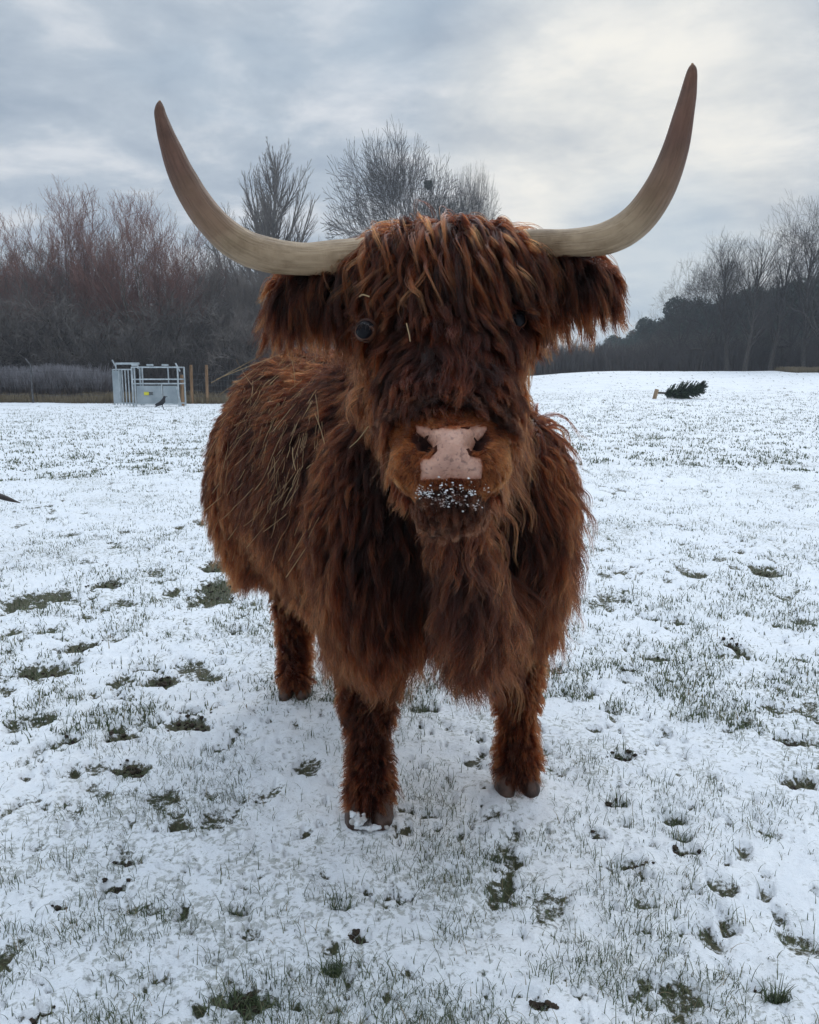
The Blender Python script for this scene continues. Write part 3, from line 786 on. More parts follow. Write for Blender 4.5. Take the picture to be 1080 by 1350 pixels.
    S, tone = children(G, pc, tg, .25, .05)
    curves_obj('muzzle_fur', S, tone, .00035, M_MUZZ, cow, COW_BASE)
    # --- dark hair hanging over the top and sides of the muzzle
    pts = []
    for px_, py_ in [(500, 545), (515, 545), (530, 540), (545, 534), (560, 529), (575, 525), (590, 522), (605, 523), (620, 527), (635, 533), (650, 540), (662, 550), (672, 560), (680, 575), (500, 560), (495, 580)]:
        for _ in range(7):
            d = Vector(P(px_+rng.normal(0, 5), py_+rng.normal(0, 4), 1.0))-cam0; d.normalize(); hit = skin.bvh.ray_cast(cam0, d, 3.0)
            if hit[0] is not None: pts.append((np.array(hit[0]), np.array(hit[1])))
    pg = np.array([a for a, _ in pts]); ng = np.array([a for _, a in pts]); u, w2, q = toH(pg)
    fl = aH*.8+rH*(np.sign(u)*.75)[:, None]
    G = grow(skin, pg, ng, fl, .035+.02*rng.random(len(pg)), lift=.25, grav=.1, K=10, off=.008, wave=.05)
    rep = np.repeat(pg, 50, 0)+rng.normal(0, .004, (len(pg)*50, 3))
    S, tone = children(G, rep, rng.random(len(G))*.6, .8, .04)
    curves_obj('muzzle_fringe', S, tone, .00042, M_DARK, cow, COW_BASE)
    # --- chin
    pg, ng = skin.sample(np.where(chin, 5000, 0)); k = noskeep(pg); pg, ng = pg[k], ng[k]
    G = grow(skin, pg, ng, aH+np.zeros_like(pg)+rng.normal(0, .15, pg.shape), .014+.014*rng.random(len(pg)), lift=.5, grav=.35, K=8, off=.003, wave=.05)
    pc, nc = skin.sample(np.where(chin, 260000, 0)); pc = pc[noskeep(pc)]
    S, tone = children(G, pc, np.clip(rng.normal(.35, .2, len(G)), 0, 1), .7, .05)
    curves_obj('chin_beard', S, tone, .00042, M_CHIN, cow, COW_BASE)
    CHIN_TIPS = S[:, -1]
    # --- whiskers
    pg, ng = skin.sample(np.where(muz & (np.abs(tu) > .045), 2300, 0)); pg, ng = pg[noskeep(pg)], ng[noskeep(pg)]
    G = grow(skin, pg, ng, ng+aH*.6, .03+.03*rng.random(len(pg)), lift=1.5, grav=.6, K=10, off=.01, wave=.03)
    curves_obj('whiskers', G, np.clip(rng.normal(.8, .2, len(G)), 0, 1), .00032, M_CHIN, cow, COW_BASE)

    # --- forelock: long wavy locks from the poll, over the brow
    def forelock(n, roots, lens, spread, wave, curl, rep_n, radius, tonem, name, off=.02, clump=.93):
        pg = []; ng = []
        while len(pg) < n:
            u0, w0 = roots()
            o_ = H(u0, w0, .35); hit = skin.bvh.ray_cast(Vector(o_), Vector(-nH), .8)
            if hit[0] is None: continue
            pg.append(np.array(hit[0])); ng.append(np.array(hit[1]))
        pg = np.array(pg); ng = np.array(ng); u, w2, q = toH(pg)
        ln = lens(u, w2)
        ux = u+rng.normal(0, .02, len(u))
        fl = aH*.8+rH*(ux*spread)[:, None]+nH*.1
        lift = .22*sstep(.06, -.06, w2)+.22
        G = grow(skin, pg, ng, fl, ln, lift=lift, grav=.9, K=26, off=off, follow=.5, wave=wave, wfreq=1.25, curl=curl, jitter=.32)
        G = G[part_eyes(G) & (G[:, :, 2].max(1)-G[:, 0, 2] < .042)]
        rep = np.repeat(G[:, 0], rep_n, 0)+rng.normal(0, .009, (len(G)*rep_n, 3))
        S, tone = children(G, rep, np.clip(rng.normal(tonem, .2, len(G)), 0, 1), clump, .013, .3, 1.4, stray=.08)
        k = part_eyes(S); S, tone = S[k], tone[k]
        return curves_obj(name, S, tone, radius, M_FORE, cow, COW_BASE, .35)
    forelock(900, lambda: (rng.uniform(-.15, .15), rng.uniform(-.045, .08)),
             lambda u, w2: np.where(rng.random(len(u)) < .8, .135, .175)*(.75+.4*rng.random(len(u)))*(1-1.4*np.abs(u)), 2.0, .07, .028, 46, .00056, .22, 'forelock', .018, .88)
    # second, loose, curlier layer with paler tips
    forelock(260, lambda: (rng.uniform(-.14, .14), rng.uniform(-.05, .03)),
             lambda u, w2: (.14+.08*rng.random(len(u)))*(1-1.5*np.abs(u)), 2.0, .10, .055, 12, .00052, .62, 'forelock_curls', .022, .93)
    # --- cheek / side-of-head hair falling from behind the brow
    sm = (bodym | face) & (tc_[:, 1] < 1.62) & (zc > 1.15) & (tw < .27) & ((np.abs(tu) > .085))
    pg, ng = skin.sample(np.where(sm, 900, 0)); k = eyekeep(pg, .05); pg, ng = pg[k], ng[k]
    G = grow(skin, pg, ng, np.array((0, .15, -1.))+np.zeros_like(pg), .055+.05*rng.random(len(pg)), lift=.35, grav=.8, K=12, off=.010, wave=.04, wfreq=1.2)
    rep = np.repeat(pg, 26, 0)+rng.normal(0, .010, (len(pg)*26, 3))
    S, tone = children(G, rep, np.clip(rng.normal(.2, .15, len(G)), 0, 1), .85, .03)
    k = part_eyes(S); S, tone = S[k], tone[k]
    curves_obj('cheek_hair', S, tone, .00062, M_FACE, cow, COW_BASE)
    # --- ears
    em = isear.astype(bool)
    for side in (-1, 1):
        m_ = em & (np.sign(tu) == side)
        pg, ng = skin.sample(np.where(m_, 9000, 0)); u, w2, q = toH(pg)
        out_ = rH*side
        far = np.clip((np.abs(u)-.13)/.12, 0, 1)
        fl = out_*(.36+.34*far)[:, None]+np.array((0, -.15, -.35))
        G = grow(skin, pg, ng, fl, .045+.065*rng.random(len(pg))**1.2+.035*(1-far), lift=.40, grav=.95, K=18, off=.012, follow=.2, wave=.05, wfreq=1.1, curl=.06)
        rep = np.repeat(pg, 40, 0)+rng.normal(0, .007, (len(pg)*40, 3))
        S, tone = children(G, rep, np.clip(rng.normal(.30, .2, len(G)), 0, 1), .72, .035, .42)
        curves_obj('ear_hair', S, tone, .00060, M_FORE, cow, COW_BASE)
    print('hair done')

    # ---- snow caught on the chin
    M_SNOWBIT = noise_mat('snow_crumbs', (.48, .48, .48), (.78, .79, .80), 300, .6)
    sb = MB()
    for i in range(430):
        px_ = rng.normal(592, 26); py_ = rng.normal(655, 9)
        if rng.random() < .5:
            kx, ky = [(575, 659), (585, 664), (566, 652), (622, 650), (600, 656), (628, 668), (556, 648)][rng.integers(0, 7)]; px_ = rng.normal(kx, 3.2); py_ = rng.normal(ky, 3.2)
        d = Vector(P(px_, py_, 1.0))-cam0; d.normalize(); hit = skin.bvh.ray_cast(cam0, d, 3.0)
        if hit[0] is None: continue
        c = np.array(hit[0])-np.array(d)*rng.uniform(.003, .013); s_ = .0004+.0013*rng.random()**3
        V_, F_ = ell((0, 0, 0), (s_, s_*.8, s_*rng.uniform(.7, 1.3)), None, 4)
        sb.add((V_*(.5+1.0*rng.random((len(V_), 1)))) @ np.linalg.qr(rng.normal(0, 1, (3, 3)))[0] * np.array((1.3, 1, .8))+c-COW_BASE, F_)
    o = sb.build('chin_snow', M_SNOWBIT, cow); o['kind'] = 'stuff'; o['label'] = 'crumbs of snow stuck in the chin hair'

    # ---- hay on the back and a few bits on the face
    M_HAY = noise_mat('hay', (.22, .145, .075), (.40, .29, .16), 8, .7)
    hb = MB()
    surf = body
    bv = skin.bvh
    def straw(p0, d0, ln_, r_, bend):
        pts = [p0]; d = nrm(d0); K_ = 8; bend = bend*.35
        for k in range(K_):
            d = nrm(d+bend/K_); q = pts[-1]+d*ln_/K_
            loc, nn, _, dist = bv.find_nearest(Vector(q), .4)
            if loc is not None:
                v = q-np.array(loc); s_ = v@np.array(nn); lim = .034
                if s_ < lim: q = q+np.array(nn)*(lim-s_)
            pts.append(q)
        hb.tube(np.array(pts), r_, 4, True)
    cnt = 0
    while cnt < 230:
        px_ = rng.normal(365, 60); py_ = rng.normal(545, 75)
        if rng.random() < .25: px_ = rng.uniform(285, 440); py_ = rng.uniform(460, 700)
        if px_ > 445: continue
        d = Vector(P(px_, py_, 1.0))-cam0; d.normalize(); hit = bv.ray_cast(cam0, d, 5.0)
        if hit[0] is None or hit[0][1] < 1.9: continue
        p0 = np.array(hit[0])+np.array(hit[1])*.038
        dd = np.array((rng.normal(-.35, .3), rng.normal(0.1, .3), -1.0)) if rng.random() < .93 else rng.normal(0, 1, 3)
        straw(p0, dd, rng.uniform(.03, .11), rng.uniform(.00045, .00075), rng.normal(0, .6, 3)); cnt += 1
    for (x1, y1, x2, y2) in [(278, 505, 345, 468), (285, 500, 400, 455), (290, 520, 352, 475)]:
        a = P(x1, y1, 2.9); b_ = P(x2, y2, 2.75); straw(a, b_-a, np.linalg.norm(b_-a), .0011, np.zeros(3))
    for (x1, y1, x2, y2, Y) in [(461, 590, 486, 562, 1.62), (536, 426, 541, 450, 1.28), (474, 391, 487, 391, 1.3), (420, 560, 416, 520, 1.9), (390, 620, 386, 590, 2.0), (428, 585, 415, 545, 1.9)]:
        pts = catmull([P(x1, y1, Y), (P(x1, y1, Y)+P(x2, y2, Y))/2+rng.normal(0, .002, 3), P(x2, y2, Y)], 6); hb.tube(pts, .0010, 5)
    hb.build('hay_strands', M_HAY); tag(bpy.data.objects['hay_strands'], 'loose hay and straw scattered on the cow\'s back and face', 'hay', kind='stuff')
# ================================================================== THE FIELD
def pix2ground(px, py):
    d = P(px, py, 1.0)-np.array((0, 0, CAMH))
    t = -CAMH/d[2]; return d[0]*t, d[1]*t
PATCH = [(1010, 757, 17, 1), (965, 850, 12, .8), (867, 867, 13, 1), (825, 882, 9, .8), (1040, 973, 15, 1), (820, 995, 14, .8), (905, 1120, 20, 1), (840, 1132, 14, 1), (800, 1135, 8, .9),
         (1050, 1025, 16, .9), (815, 1058, 14, .8), (788, 1095, 9, .9), (715, 1330, 13, .9), (475, 1233, 12, 1), (535, 1065, 9, 1), (566, 1068, 10, 1), (250, 950, 30, 1), (160, 965, 18, .9),
         (95, 970, 14, .9), (170, 1005, 24, .9), (108, 845, 19, .9), (215, 890, 15, .9), (140, 765, 20, .8), (25, 790, 26, .7), (70, 778, 18, .7), (50, 880, 28, .8), (290, 770, 34, .8), (150, 1158, 18, .9), (80, 1190, 12, .8),
         (325, 1310, 36, .8), (60, 1325, 9, .9), (40, 1330, 8, .9), (160, 1125, 12, .8), (1000, 1295, 10, .8), (735, 885, 12, .7), (60, 940, 30, .6), (230, 775, 16, .6), (60, 828, 22, .6),
         (285, 740, 20, .8), (400, 640, 10, .5), (820, 760, 12, .6), (910, 763, 14, .7), (880, 770, 12, .5), (560, 930, 14, .7), (1060, 820, 20, .6), (340, 1155, 10, .6), (450, 1190, 14, .5), (640, 1040, 8, .6)]
for _i in range(70):
    _px, _py = rng.uniform(-40, 1120), 690+640*rng.random()
    if _px < 430 and rng.random() < .5: _py = rng.uniform(700, 1020)
    if 420 < _px < 730 and _py < 1110: continue
    PATCH.append((_px, _py, rng.uniform(4, 9)*(.6+_py/1300), rng.uniform(.6, .79)))
def ground_detail(x, y):
    r = np.hypot(x, y)
    h = .05*(fbm(x*.8, y*.8, o=3)-.5)
    a = fbm(x*7+31, y*7, o=4, g=.55)-.5
    b = fbm(x*28, y*28+50, o=3)-.5
    fade = sstep(40, 12, r)
    h = h*sstep(0, 1.5, r)+(.040*a+.012*b)*fade+.05*(fbm(x*.3, y*.3, o=2)-.5)*sstep(4, 12, r)
    # bare places: worn patches and hoof-prints of the photo, plus natural ones
    bare = np.zeros_like(x)
    for px, py, s, st in PATCH:
        gx_, gy_ = pix2ground(px, py); rr = gy_
        sx = s/1080*rr*1.25; sy = s*.42/1080*rr*rr/CAMH*1.15
        d = ((x-gx_)/sx)**2+((y-gy_)/sy)**2
        d = d*(1+1.6*a*2)
        k = st*np.exp(-d**1.0)
        bare = np.maximum(bare, k)
    n1 = fbm(x*3.3+5, y*3.3, o=4, g=.6)
    left = sstep(.25, -.35, x/np.maximum(y, .5))*sstep(1.8, 3.0, y)*sstep(9, 6, y)
    n2 = fbm(x*9+2, y*6+8, o=3)
    n3 = fbm(x*24, y*20+4, o=3)
    nat = sstep(.76-.10*left, .86, n1)*.6+sstep(.66-.05*left, .8, n2)*.7+sstep(.70-.03*left, .80, n3)*.7
    tot = np.clip(np.maximum(sstep(.22, .6, bare+b*.5), nat), 0, 1)
    h = h-.028*tot*fade
    return h, tot
if DO_GROUND:
    ang = np.concatenate([np.arange(-180, -60, 3.0), np.arange(-60, -38, .6), np.arange(-38, 38, .1), np.arange(38, 60, .6), np.arange(60, 180, 3.0)])*PI/180
    rad = [0.25]
    while rad[-1] < 13: rad.append(rad[-1]*(1.03 if rad[-1] < 1.1 else 1.0065))
    while rad[-1] < 900: rad.append(rad[-1]*1.022)
    rad = np.array(rad)
    A, Rr = np.meshgrid(ang, rad); X = Rr*np.sin(A); Y = Rr*np.cos(A)
    xf, yf = X.ravel(), Y.ravel()
    hd, bare = ground_detail(xf, yf)
    hd = hd-0.010
    # the snow is trodden flat round the hooves
    for f in (FL, FR, RL, RR):
        d = np.hypot(xf-f[0], yf-f[1]); k = np.exp(-(d/.10)**2); hd = hd*(1-k)+k*(.004+.012*np.exp(-((d-.11)/.03)**2))
    Z = ground_base(xf, yf)+hd
    nA = len(ang); nR = len(rad)
    I = np.arange(nR-1)[:, None]*nA; J = np.arange(nA)[None, :]
    Q = np.stack([I+J, I+(J+1) % nA, I+nA+(J+1) % nA, I+nA+J], -1).reshape(-1, 4)[:, ::-1]
    V = np.stack([xf, yf, Z], 1)
    # close the middle
    V = np.concatenate([V, [[0, 0, float(Z[:nA].mean())]]]); bare = np.append(bare, 0)
    M_SNOW, nt, out = mat('snowy_turf'); L = nt.links.new
    at = N(nt, 'ShaderNodeAttribute'); at.attribute_name = 'bare'
    tc = N(nt, 'ShaderNodeTexCoord'); OBJ = tc.outputs['Object']
    def nz(scale, detail=5, rough=.55, st=None, loc=None):
        src = OBJ
        if st or loc:
            mp = N(nt, 'ShaderNodeMapping'); mp.inputs['Scale'].default_value = st or (1, 1, 1); mp.inputs['Location'].default_value = loc or (0, 0, 0); L(src, mp.inputs[0]); src = mp.outputs[0]
        n = N(nt, 'ShaderNodeTexNoise'); n.inputs['Scale'].default_value = scale; n.inputs['Detail'].default_value = detail; n.inputs['Roughness'].default_value = rough
        L(src, n.inputs['Vector']); return n.outputs['Fac']
    # distance-free patchiness: grass tips showing through the snow
    f1 = nz(55, 6, .68); f2 = nz(9, 5, .6, None, (4, 2, 0)); f3 = nz(1.1, 4, .5, None, (9, 3, 0)); f4 = nz(150, 3, .6)
    thr = mth(nt, 'MULTIPLY_ADD', mth(nt, 'SUBTRACT', f3, .5), -.40, .552)
    thr = mth(nt, 'MULTIPLY_ADD', mth(nt, 'SUBTRACT', f2, .5), -.30, thr)
    e = mth(nt, 'SUBTRACT', f1, thr)
    grass_f = mth(nt, 'MULTIPLY', mth(nt, 'MINIMUM', mth(nt, 'MAXIMUM', mth(nt, 'MULTIPLY', e, 11), 0), 1), .52)
    bb = mth(nt, 'ADD', at.outputs['Fac'], mth(nt, 'MULTIPLY', mth(nt, 'SUBTRACT', f1, .5), 2.4))
    bb = mth(nt, 'MINIMUM', mth(nt, 'MAXIMUM', mth(nt, 'MULTIPLY', mth(nt, 'SUBTRACT', bb, .42), 3.2), 0), 1)
    snowc = ramp(nt, [(.3, (.76, .79, .83)), (.7, (.85, .87, .89))], f2).outputs[0]
    grassc = ramp(nt, [(.35, (.045, .06, .028)), (.5, (.09, .10, .045)), (.68, (.19, .165, .095))], f4).outputs[0]
    soilc = ramp(nt, [(.35, (.014, .010, .008)), (.55, (.036, .027, .018)), (.72, (.07, .075, .03))], f2).outputs[0]
    soilc = mixc(nt, .45, soilc, grassc)
    c = mixc(nt, grass_f, snowc, grassc); c = mixc(nt, bb, c, soilc)
    b = N(nt, 'ShaderNodeBsdfPrincipled'); L(c, b.inputs['Base Color'])
    b.inputs['Roughness'].default_value = .6; b.inputs['Specular IOR Level'].default_value = .25
    b.inputs['Subsurface Weight'].default_value = 0.0
    bp = N(nt, 'ShaderNodeBump'); bp.inputs['Strength'].default_value = .75; bp.inputs['Distance'].default_value = .012
    L(mth(nt, 'SUBTRACT', mth(nt, 'ADD', mth(nt, 'MULTIPLY', f4, .35), mth(nt, 'MULTIPLY', f1, .9)), mth(nt, 'MULTIPLY', grass_f, .4)), bp.inputs['Height']); L(bp.outputs[0], b.inputs['Normal'])
    L(b.outputs[0], out.inputs[0])
    g = mesh_np('ground', V, Q, M_SNOW, None, True, {'bare': bare})
    tag(g, 'trodden pasture under thin patchy snow', None, kind='structure')
    # close centre with a fan
    C0 = len(V)-1
    fan = mesh_np('ground_centre', np.concatenate([V[:nA], V[-1:]]), np.array([(j, (j+1) % nA, nA) for j in range(nA)])[:, ::1], M_SNOW, None, True, {'bare': np.zeros(nA+1)})
    fan.name = 'ground'; tag(fan, 'patch of snowy pasture at the photographer\'s feet', None, kind='structure')

    # ---- grass blades poking through the snow
    M_GRASS, nt, out = mat('grass_blade'); L = nt.links.new
    at = N(nt, 'ShaderNodeAttribute'); at.attribute_name = 'shade'
    r = ramp(nt, [(0, (.028, .045, .018)), (.45, (.06, .085, .032)), (.75, (.12, .125, .06)), (1, (.25, .20, .12))], at.outputs['Fac'])
    b = N(nt, 'ShaderNodeBsdfPrincipled'); b.inputs['Roughness'].default_value = .6; L(r.outputs[0], b.inputs['Base Color']); L(b.outputs[0], out.inputs[0])
    def blades(n, r0, r1, lmin, lmax, wid, spread, bias):
        rr = np.exp(rng.uniform(math.log(r0), math.log(r1), n*5)); aa = rng.uniform(-spread, spread, n*5)
        x = rr*np.sin(aa); y = rr*np.cos(aa)
        dn = fbm(x*3.5, y*3.5, o=4, g=.65); hd_, br = ground_detail(x, y)
        pr = sstep(.48, .66, dn)*bias+.25*(br > .1)+.06
        k = np.where(rng.random(len(x)) < pr)[0][:n]; x, y, rr, br = x[k], y[k], rr[k], br[k]; hd_ = hd_[k]
        # tufts: pull some together
        m = len(x); tuft = rng.integers(0, m, m); tk = rng.random(m) < .55
        x = np.where(tk, x[tuft]+rng.normal(0, .011, m)*np.sqrt(rr[tuft]), x); y = np.where(tk, y[tuft]+rng.normal(0, .011, m)*np.sqrt(rr[tuft]), y)
        hd_, br = ground_detail(x, y)
        z = ground_base(x, y)+hd_-.014
        ln_ = rng.uniform(lmin, lmax, m)*(.5+.9*rng.random(m)**2); th = rng.random(m)*2*PI; lean = .2+1.3*rng.random(m)**.8
        dx, dy = np.cos(th), np.sin(th); px_, py_ = -dy, dx
        K = 5; V = np.zeros((m, K, 2, 3)); cx = np.zeros(m); cz = np.zeros(m)
        for k in range(K):
            t = k/(K-1); wd = wid*(1-t**1.5)*(.8+.4*rng.random(m))+.0002
            bx = x+dx*cx; by = y+dy*cx; bz = z+cz
            for s_ in (0, 1):
                sg = (s_*2-1)*wd*.5
                V[:, k, s_] = np.stack([bx+px_*sg, by+py_*sg, bz], 1)
            a_ = lean*(.25+1.35*t); st = ln_/(K-1); cx = cx+np.sin(a_)*st; cz = cz+np.cos(a_)*st
        idx = np.arange(m)[:, None, None]*(K*2)+np.arange(K-1)[None, :, None]*2+np.array([0, 1, 3, 2])[None, None, :]
        sh = np.repeat(np.clip(rng.normal(.42, .26, m), 0, 1), K*2)
        return V.reshape(-1, 3), idx.reshape(-1, 4), sh
    parts = [blades(42000, .95, 3.4, .010, .050, .0019, .75, .9), blades(60000, 3.0, 12, .015, .05, .0045, .68, .9), blades(52000, 11, 36, .03, .07, .014, .6, .8)]
    # leafy tufts of the photo
    for px, py, s, st in PATCH:
        if st <= .8 and py > 700 and s > 12:
            gx_, gy_ = pix2ground(px, py); m = int(60 if py < 1200 else 150)
            Vb, Fb, sb_ = blades(m, 1, 2, .02, .06, .0028, .3, 5)
            cen = Vb.reshape(-1, 10, 3)[:, 0, :].copy(); mm_ = len(cen)
            nx_ = gx_+rng.normal(0, s/1080*gy_*.7, mm_); ny_ = gy_+rng.normal(0, s*.42/1080*gy_**2/CAMH*.6, mm_)
            nz_ = ground_base(nx_, ny_)+ground_detail(nx_, ny_)[0]-.014
            Vb = (Vb.reshape(-1, 10, 3)-cen[:, None, :]+np.stack([nx_, ny_, nz_], 1)[:, None, :]).reshape(-1, 3)
            parts.append((Vb, Fb, np.clip(sb_-.1, 0, 1)))
    Vs = []; Fs = []; Ss = []; n0 = 0
    for v, f, s in parts: Vs.append(v); Fs.append(f+n0); Ss.append(s); n0 += len(v)
    Vs = np.concatenate(Vs); Fs = np.concatenate(Fs); Ss = np.concatenate(Ss)
    gr = mesh_np('grass', Vs, Fs, M_GRASS, None, False, {'shade': Ss})
    tag(gr, 'short green and straw-coloured grass blades poking up through the snow', 'grass', kind='stuff')
    # ---- crumbs of trampled soil in the bare places
    M_SOIL = noise_mat('soil_crumb', (.016, .012, .009), (.05, .035, .024), 60, .9)
    cb = []
    Vc, Fc = ell((0, 0, 0), (1, 1, .7), None, 4); Fq = [f for f in Fc]
    allV = []; allF = []; n0 = 0
    for px, py, s, st in PATCH:
        if st < .8: continue
        gx_, gy_ = pix2ground(px, py)
        for i in range(26):
            x = gx_+rng.normal(0, s/1080*gy_*.5); y = gy_+rng.normal(0, s*.42/1080*gy_**2/CAMH*.45); s_ = rng.uniform(.003, .010)
            h_, _b = ground_detail(np.array([x]), np.array([y])); v = Vc*s_*(.6+.8*rng.random((len(Vc), 1)))+(x, y, gz(x, y)+float(h_[0])-.010+s_*.35)
            allV.append(v); allF += [tuple(k+n0 for k in f) for f in Fq]; n0 += len(v)
    o = mesh_np('soil_crumbs', np.concatenate(allV), allF, M_SOIL); tag(o, 'dark crumbs of trampled soil in the bare patches and hoof-prints', 'soil', kind='stuff')
# ================================================================== BEYOND THE COW
def branch_tree(seed, height, kind, scale=1.0):
    """returns (trunk V,F), (crown V,F) of a bare winter tree, base at the origin"""
    r = np.random.default_rng(seed)
    TV, TF, CV, CF = [], [], [], []
    cnt = [0, 0]
    def seg(pts, rads, lvl):
        n = 7 if lvl == 0 else (5 if lvl == 1 else 3)
        V, F = tube_np(np.array(pts), rads, n, False)
        w_ = 0 if lvl <= 1 else 1
        (TV, CV)[w_].append(V); (TF, CF)[w_].append(np.array(F)+cnt[w_]); cnt[w_] += len(V)
    if kind in ('dome', 'gnarled'): par = None
    elif kind == 'oak':
        par = dict(levels=5, n=[11, 9, 7, 7], ang=[50, 44, 42, 40], ratio=[.62, .60, .58, .55], up=[.10, .12, .10, .10], start=[.22, .18, .15, .12], wob=.16, minr=.012)
    elif kind == 'poplar':
        par = dict(levels=4, n=[52, 17, 7], ang=[42, 30, 30], ratio=[.62, .40, .5], up=[.5, .28, .2], start=[.10, .10, .15], wob=.05, minr=.012)
    elif kind == 'thin':
        par = dict(levels=4, n=[24, 9, 5], ang=[36, 32, 32], ratio=[.42, .45, .5], up=[.4, .25, .2], start=[.22, .15, .15], wob=.10, minr=.012)
    elif kind == 'upright':
        par = dict(levels=5, n=[26, 11, 7, 5], ang=[40, 32, 30, 30], ratio=[.50, .50, .55, .5], up=[.40, .35, .3, .2], start=[.12, .12, .15, .15], wob=.08, minr=.011)
    elif kind == 'willow':
        par = dict(levels=5, n=[8, 8, 6, 4], ang=[30, 30, 30, 30], ratio=[.62, .55, .5, .5], up=[.38, .3, .25, .2], start=[.18, .15, .15, .15], wob=.13, minr=.011)
    else:
        par = dict(levels=4, n=[9, 8, 6], ang=[48, 45, 45], ratio=[.55, .55, .5], up=[.15, .1, .1], start=[.10, .1, .1], wob=.25, minr=.012)
    def fork(p, d, ln, rad, lvl):
        K = 5; pts = [p]; dd = d
        for k in range(K-1):
            dd = dd+r.normal(0, .05 if kind == 'dome' else .15, 3)+np.array((0, 0, .03 if lvl < 5 else .0)); dd = dd/np.linalg.norm(dd)
            pts.append(pts[-1]+dd*ln/(K-1))
        r1 = max(rad*.72, .021 if kind == 'dome' else .014); n = 7 if lvl == 0 else (5 if lvl < 3 else 3)
        V, F = tube_np(np.array(pts), np.linspace(rad, r1, K), n, False)
        w_ = 0 if lvl <= 1 else 1
        (TV, CV)[w_].append(V); (TF, CF)[w_].append(np.array(F)+cnt[w_]); cnt[w_] += len(V)
        if lvl >= 8: return
        if lvl == 0: m, a0 = 7, 52
        else: m, a0 = (3 if r.random() < ((.8 if lvl < 5 else .6) if kind == 'dome' else .40) else 2), 24
        ph = r.random()*6.28
        for i in range(m):
            j = K-1 if (i < 2 or lvl == 0) else r.integers(2, K-1)
            q = pts[j]; ax = dd
            e1 = np.cross(ax, (0.3, .9, .1)); e1 /= np.linalg.norm(e1); e2 = np.cross(ax, e1)
            th = ph+2*PI*i/m+r.normal(0, .3); a = math.radians(a0*r.uniform(.55, 1.35)) if lvl else math.radians([8, 30, 40, 50, 58, 62, 46][i]*r.uniform(.9, 1.1))
            nd = ax*math.cos(a)+(e1*math.cos(th)+e2*math.sin(th))*math.sin(a)
            fork(q, nd, ln*(r.uniform(.72, .92) if lvl else r.uniform(.95, 1.15)), r1*(.62 if m == 3 else .7), lvl+1)
    def grow_(p, d, ln, rad, lvl):
        K = [9, 7, 5, 4, 3][lvl]; pts = [p]; dd = d
        for k in range(K-1):
            dd = dd+r.normal(0, par['wob'], 3)/math.sqrt(K)*1.2+np.array((0, 0, par['up'][min(lvl, len(par['up'])-1)]/K*2*(lvl > 0))); dd = dd/np.linalg.norm(dd)
            pts.append(pts[-1]+dd*ln/(K-1))
        rads = [max(rad*(1-.85*(k/(K-1))), par['minr']*.6) for k in range(K)]
        seg(pts, rads, lvl)
        if lvl >= par['levels']-1: return
        n = par['n'][lvl]; n = max(2, int(n*(.75+.5*r.random())))
        for i in range(n):
            t = par['start'][lvl]+(1-par['start'][lvl])*((i+.5*r.random()+.3)/n); t = min(t, .99); j = t*(K-1); i0 = min(int(j), K-2)
            q = pts[i0]+(pts[i0+1]-pts[i0])*(j-i0); ax = pts[i0+1]-pts[i0]; ax = ax/np.linalg.norm(ax)
            rd = r.normal(0, 1, 3); rd = rd-ax*(rd@ax); rd /= np.linalg.norm(rd)
            a = math.radians(par['ang'][lvl]*(.7+.6*r.random())*(1.15-.45*t if lvl == 0 else 1))
            nd = ax*math.cos(a)+rd*math.sin(a)
            shape = (1.15-.95*t) if kind == 'poplar' else (1-.55*t) if kind in ('upright',) else (1-.45*abs(t-.35))
            nl = ln*par['ratio'][lvl]*(.75+.5*r.random())*shape
            grow_(q, nd, nl, max(rads[i0]*.58, par['minr']), lvl+1)
    if kind in ('dome', 'gnarled'):
        fork(np.array((0, 0, -.3)), np.array((0, 0, 1.)), height*.24, height*.026, 0)
    elif kind in ('willow', 'shrub'):
        m = 4 if kind == 'willow' else 7
        for i in range(m):
            th = 2*PI*i/m+r.random(); t_ = .22 if kind == 'willow' else .6
            d = np.array((math.cos(th)*t_*r.random(), math.sin(th)*t_*r.random(), 1.)); d /= np.linalg.norm(d)
            grow_(np.array((math.cos(th), math.sin(th), -.2))*np.array((.3, .3, 1)), d, height*(.7+.3*r.random()), height*.012+.02, 0)
    else:
        grow_(np.array((0, 0, -.3)), np.array((r.normal(0, .03), r.normal(0, .03), 1.)), height*(.80 if kind == 'oak' else .97), height*.022, 0)
    return (np.concatenate(TV), np.concatenate(TF)), (np.concatenate(CV), np.concatenate(CF))
def leaf_mass(seed, n, rx, ry, rz, size, lumps=9):
    """leaf clumps spread through an uneven volume"""
    r = np.random.default_rng(seed)
    cen = nrm(r.normal(0, 1, (lumps, 3)))*r.uniform(.2, .75, (lumps, 1)); cen[:, 2] = cen[:, 2]*.9
    rad = r.uniform(.3, .55, lumps)
    k = r.integers(0, lumps, n); d = nrm(r.normal(0, 1, (n, 3)))
    p = cen[k]+d*(rad[k]*(.55+.5*r.random(n)**.7))[:, None]
    p = p*np.array((rx, ry, rz))
    a = nrm(r.normal(0, 1, (n, 3))); b = nrm(np.cross(a, r.normal(0, 1, (n, 3))))
    s = size*(.4+1.1*r.random(n))[:, None]
    V = np.stack([p-a*s, p+b*s*.45, p+a*s, p-b*s*.45], 1).reshape(-1, 3)
    return V, np.arange(4*n).reshape(-1, 4)
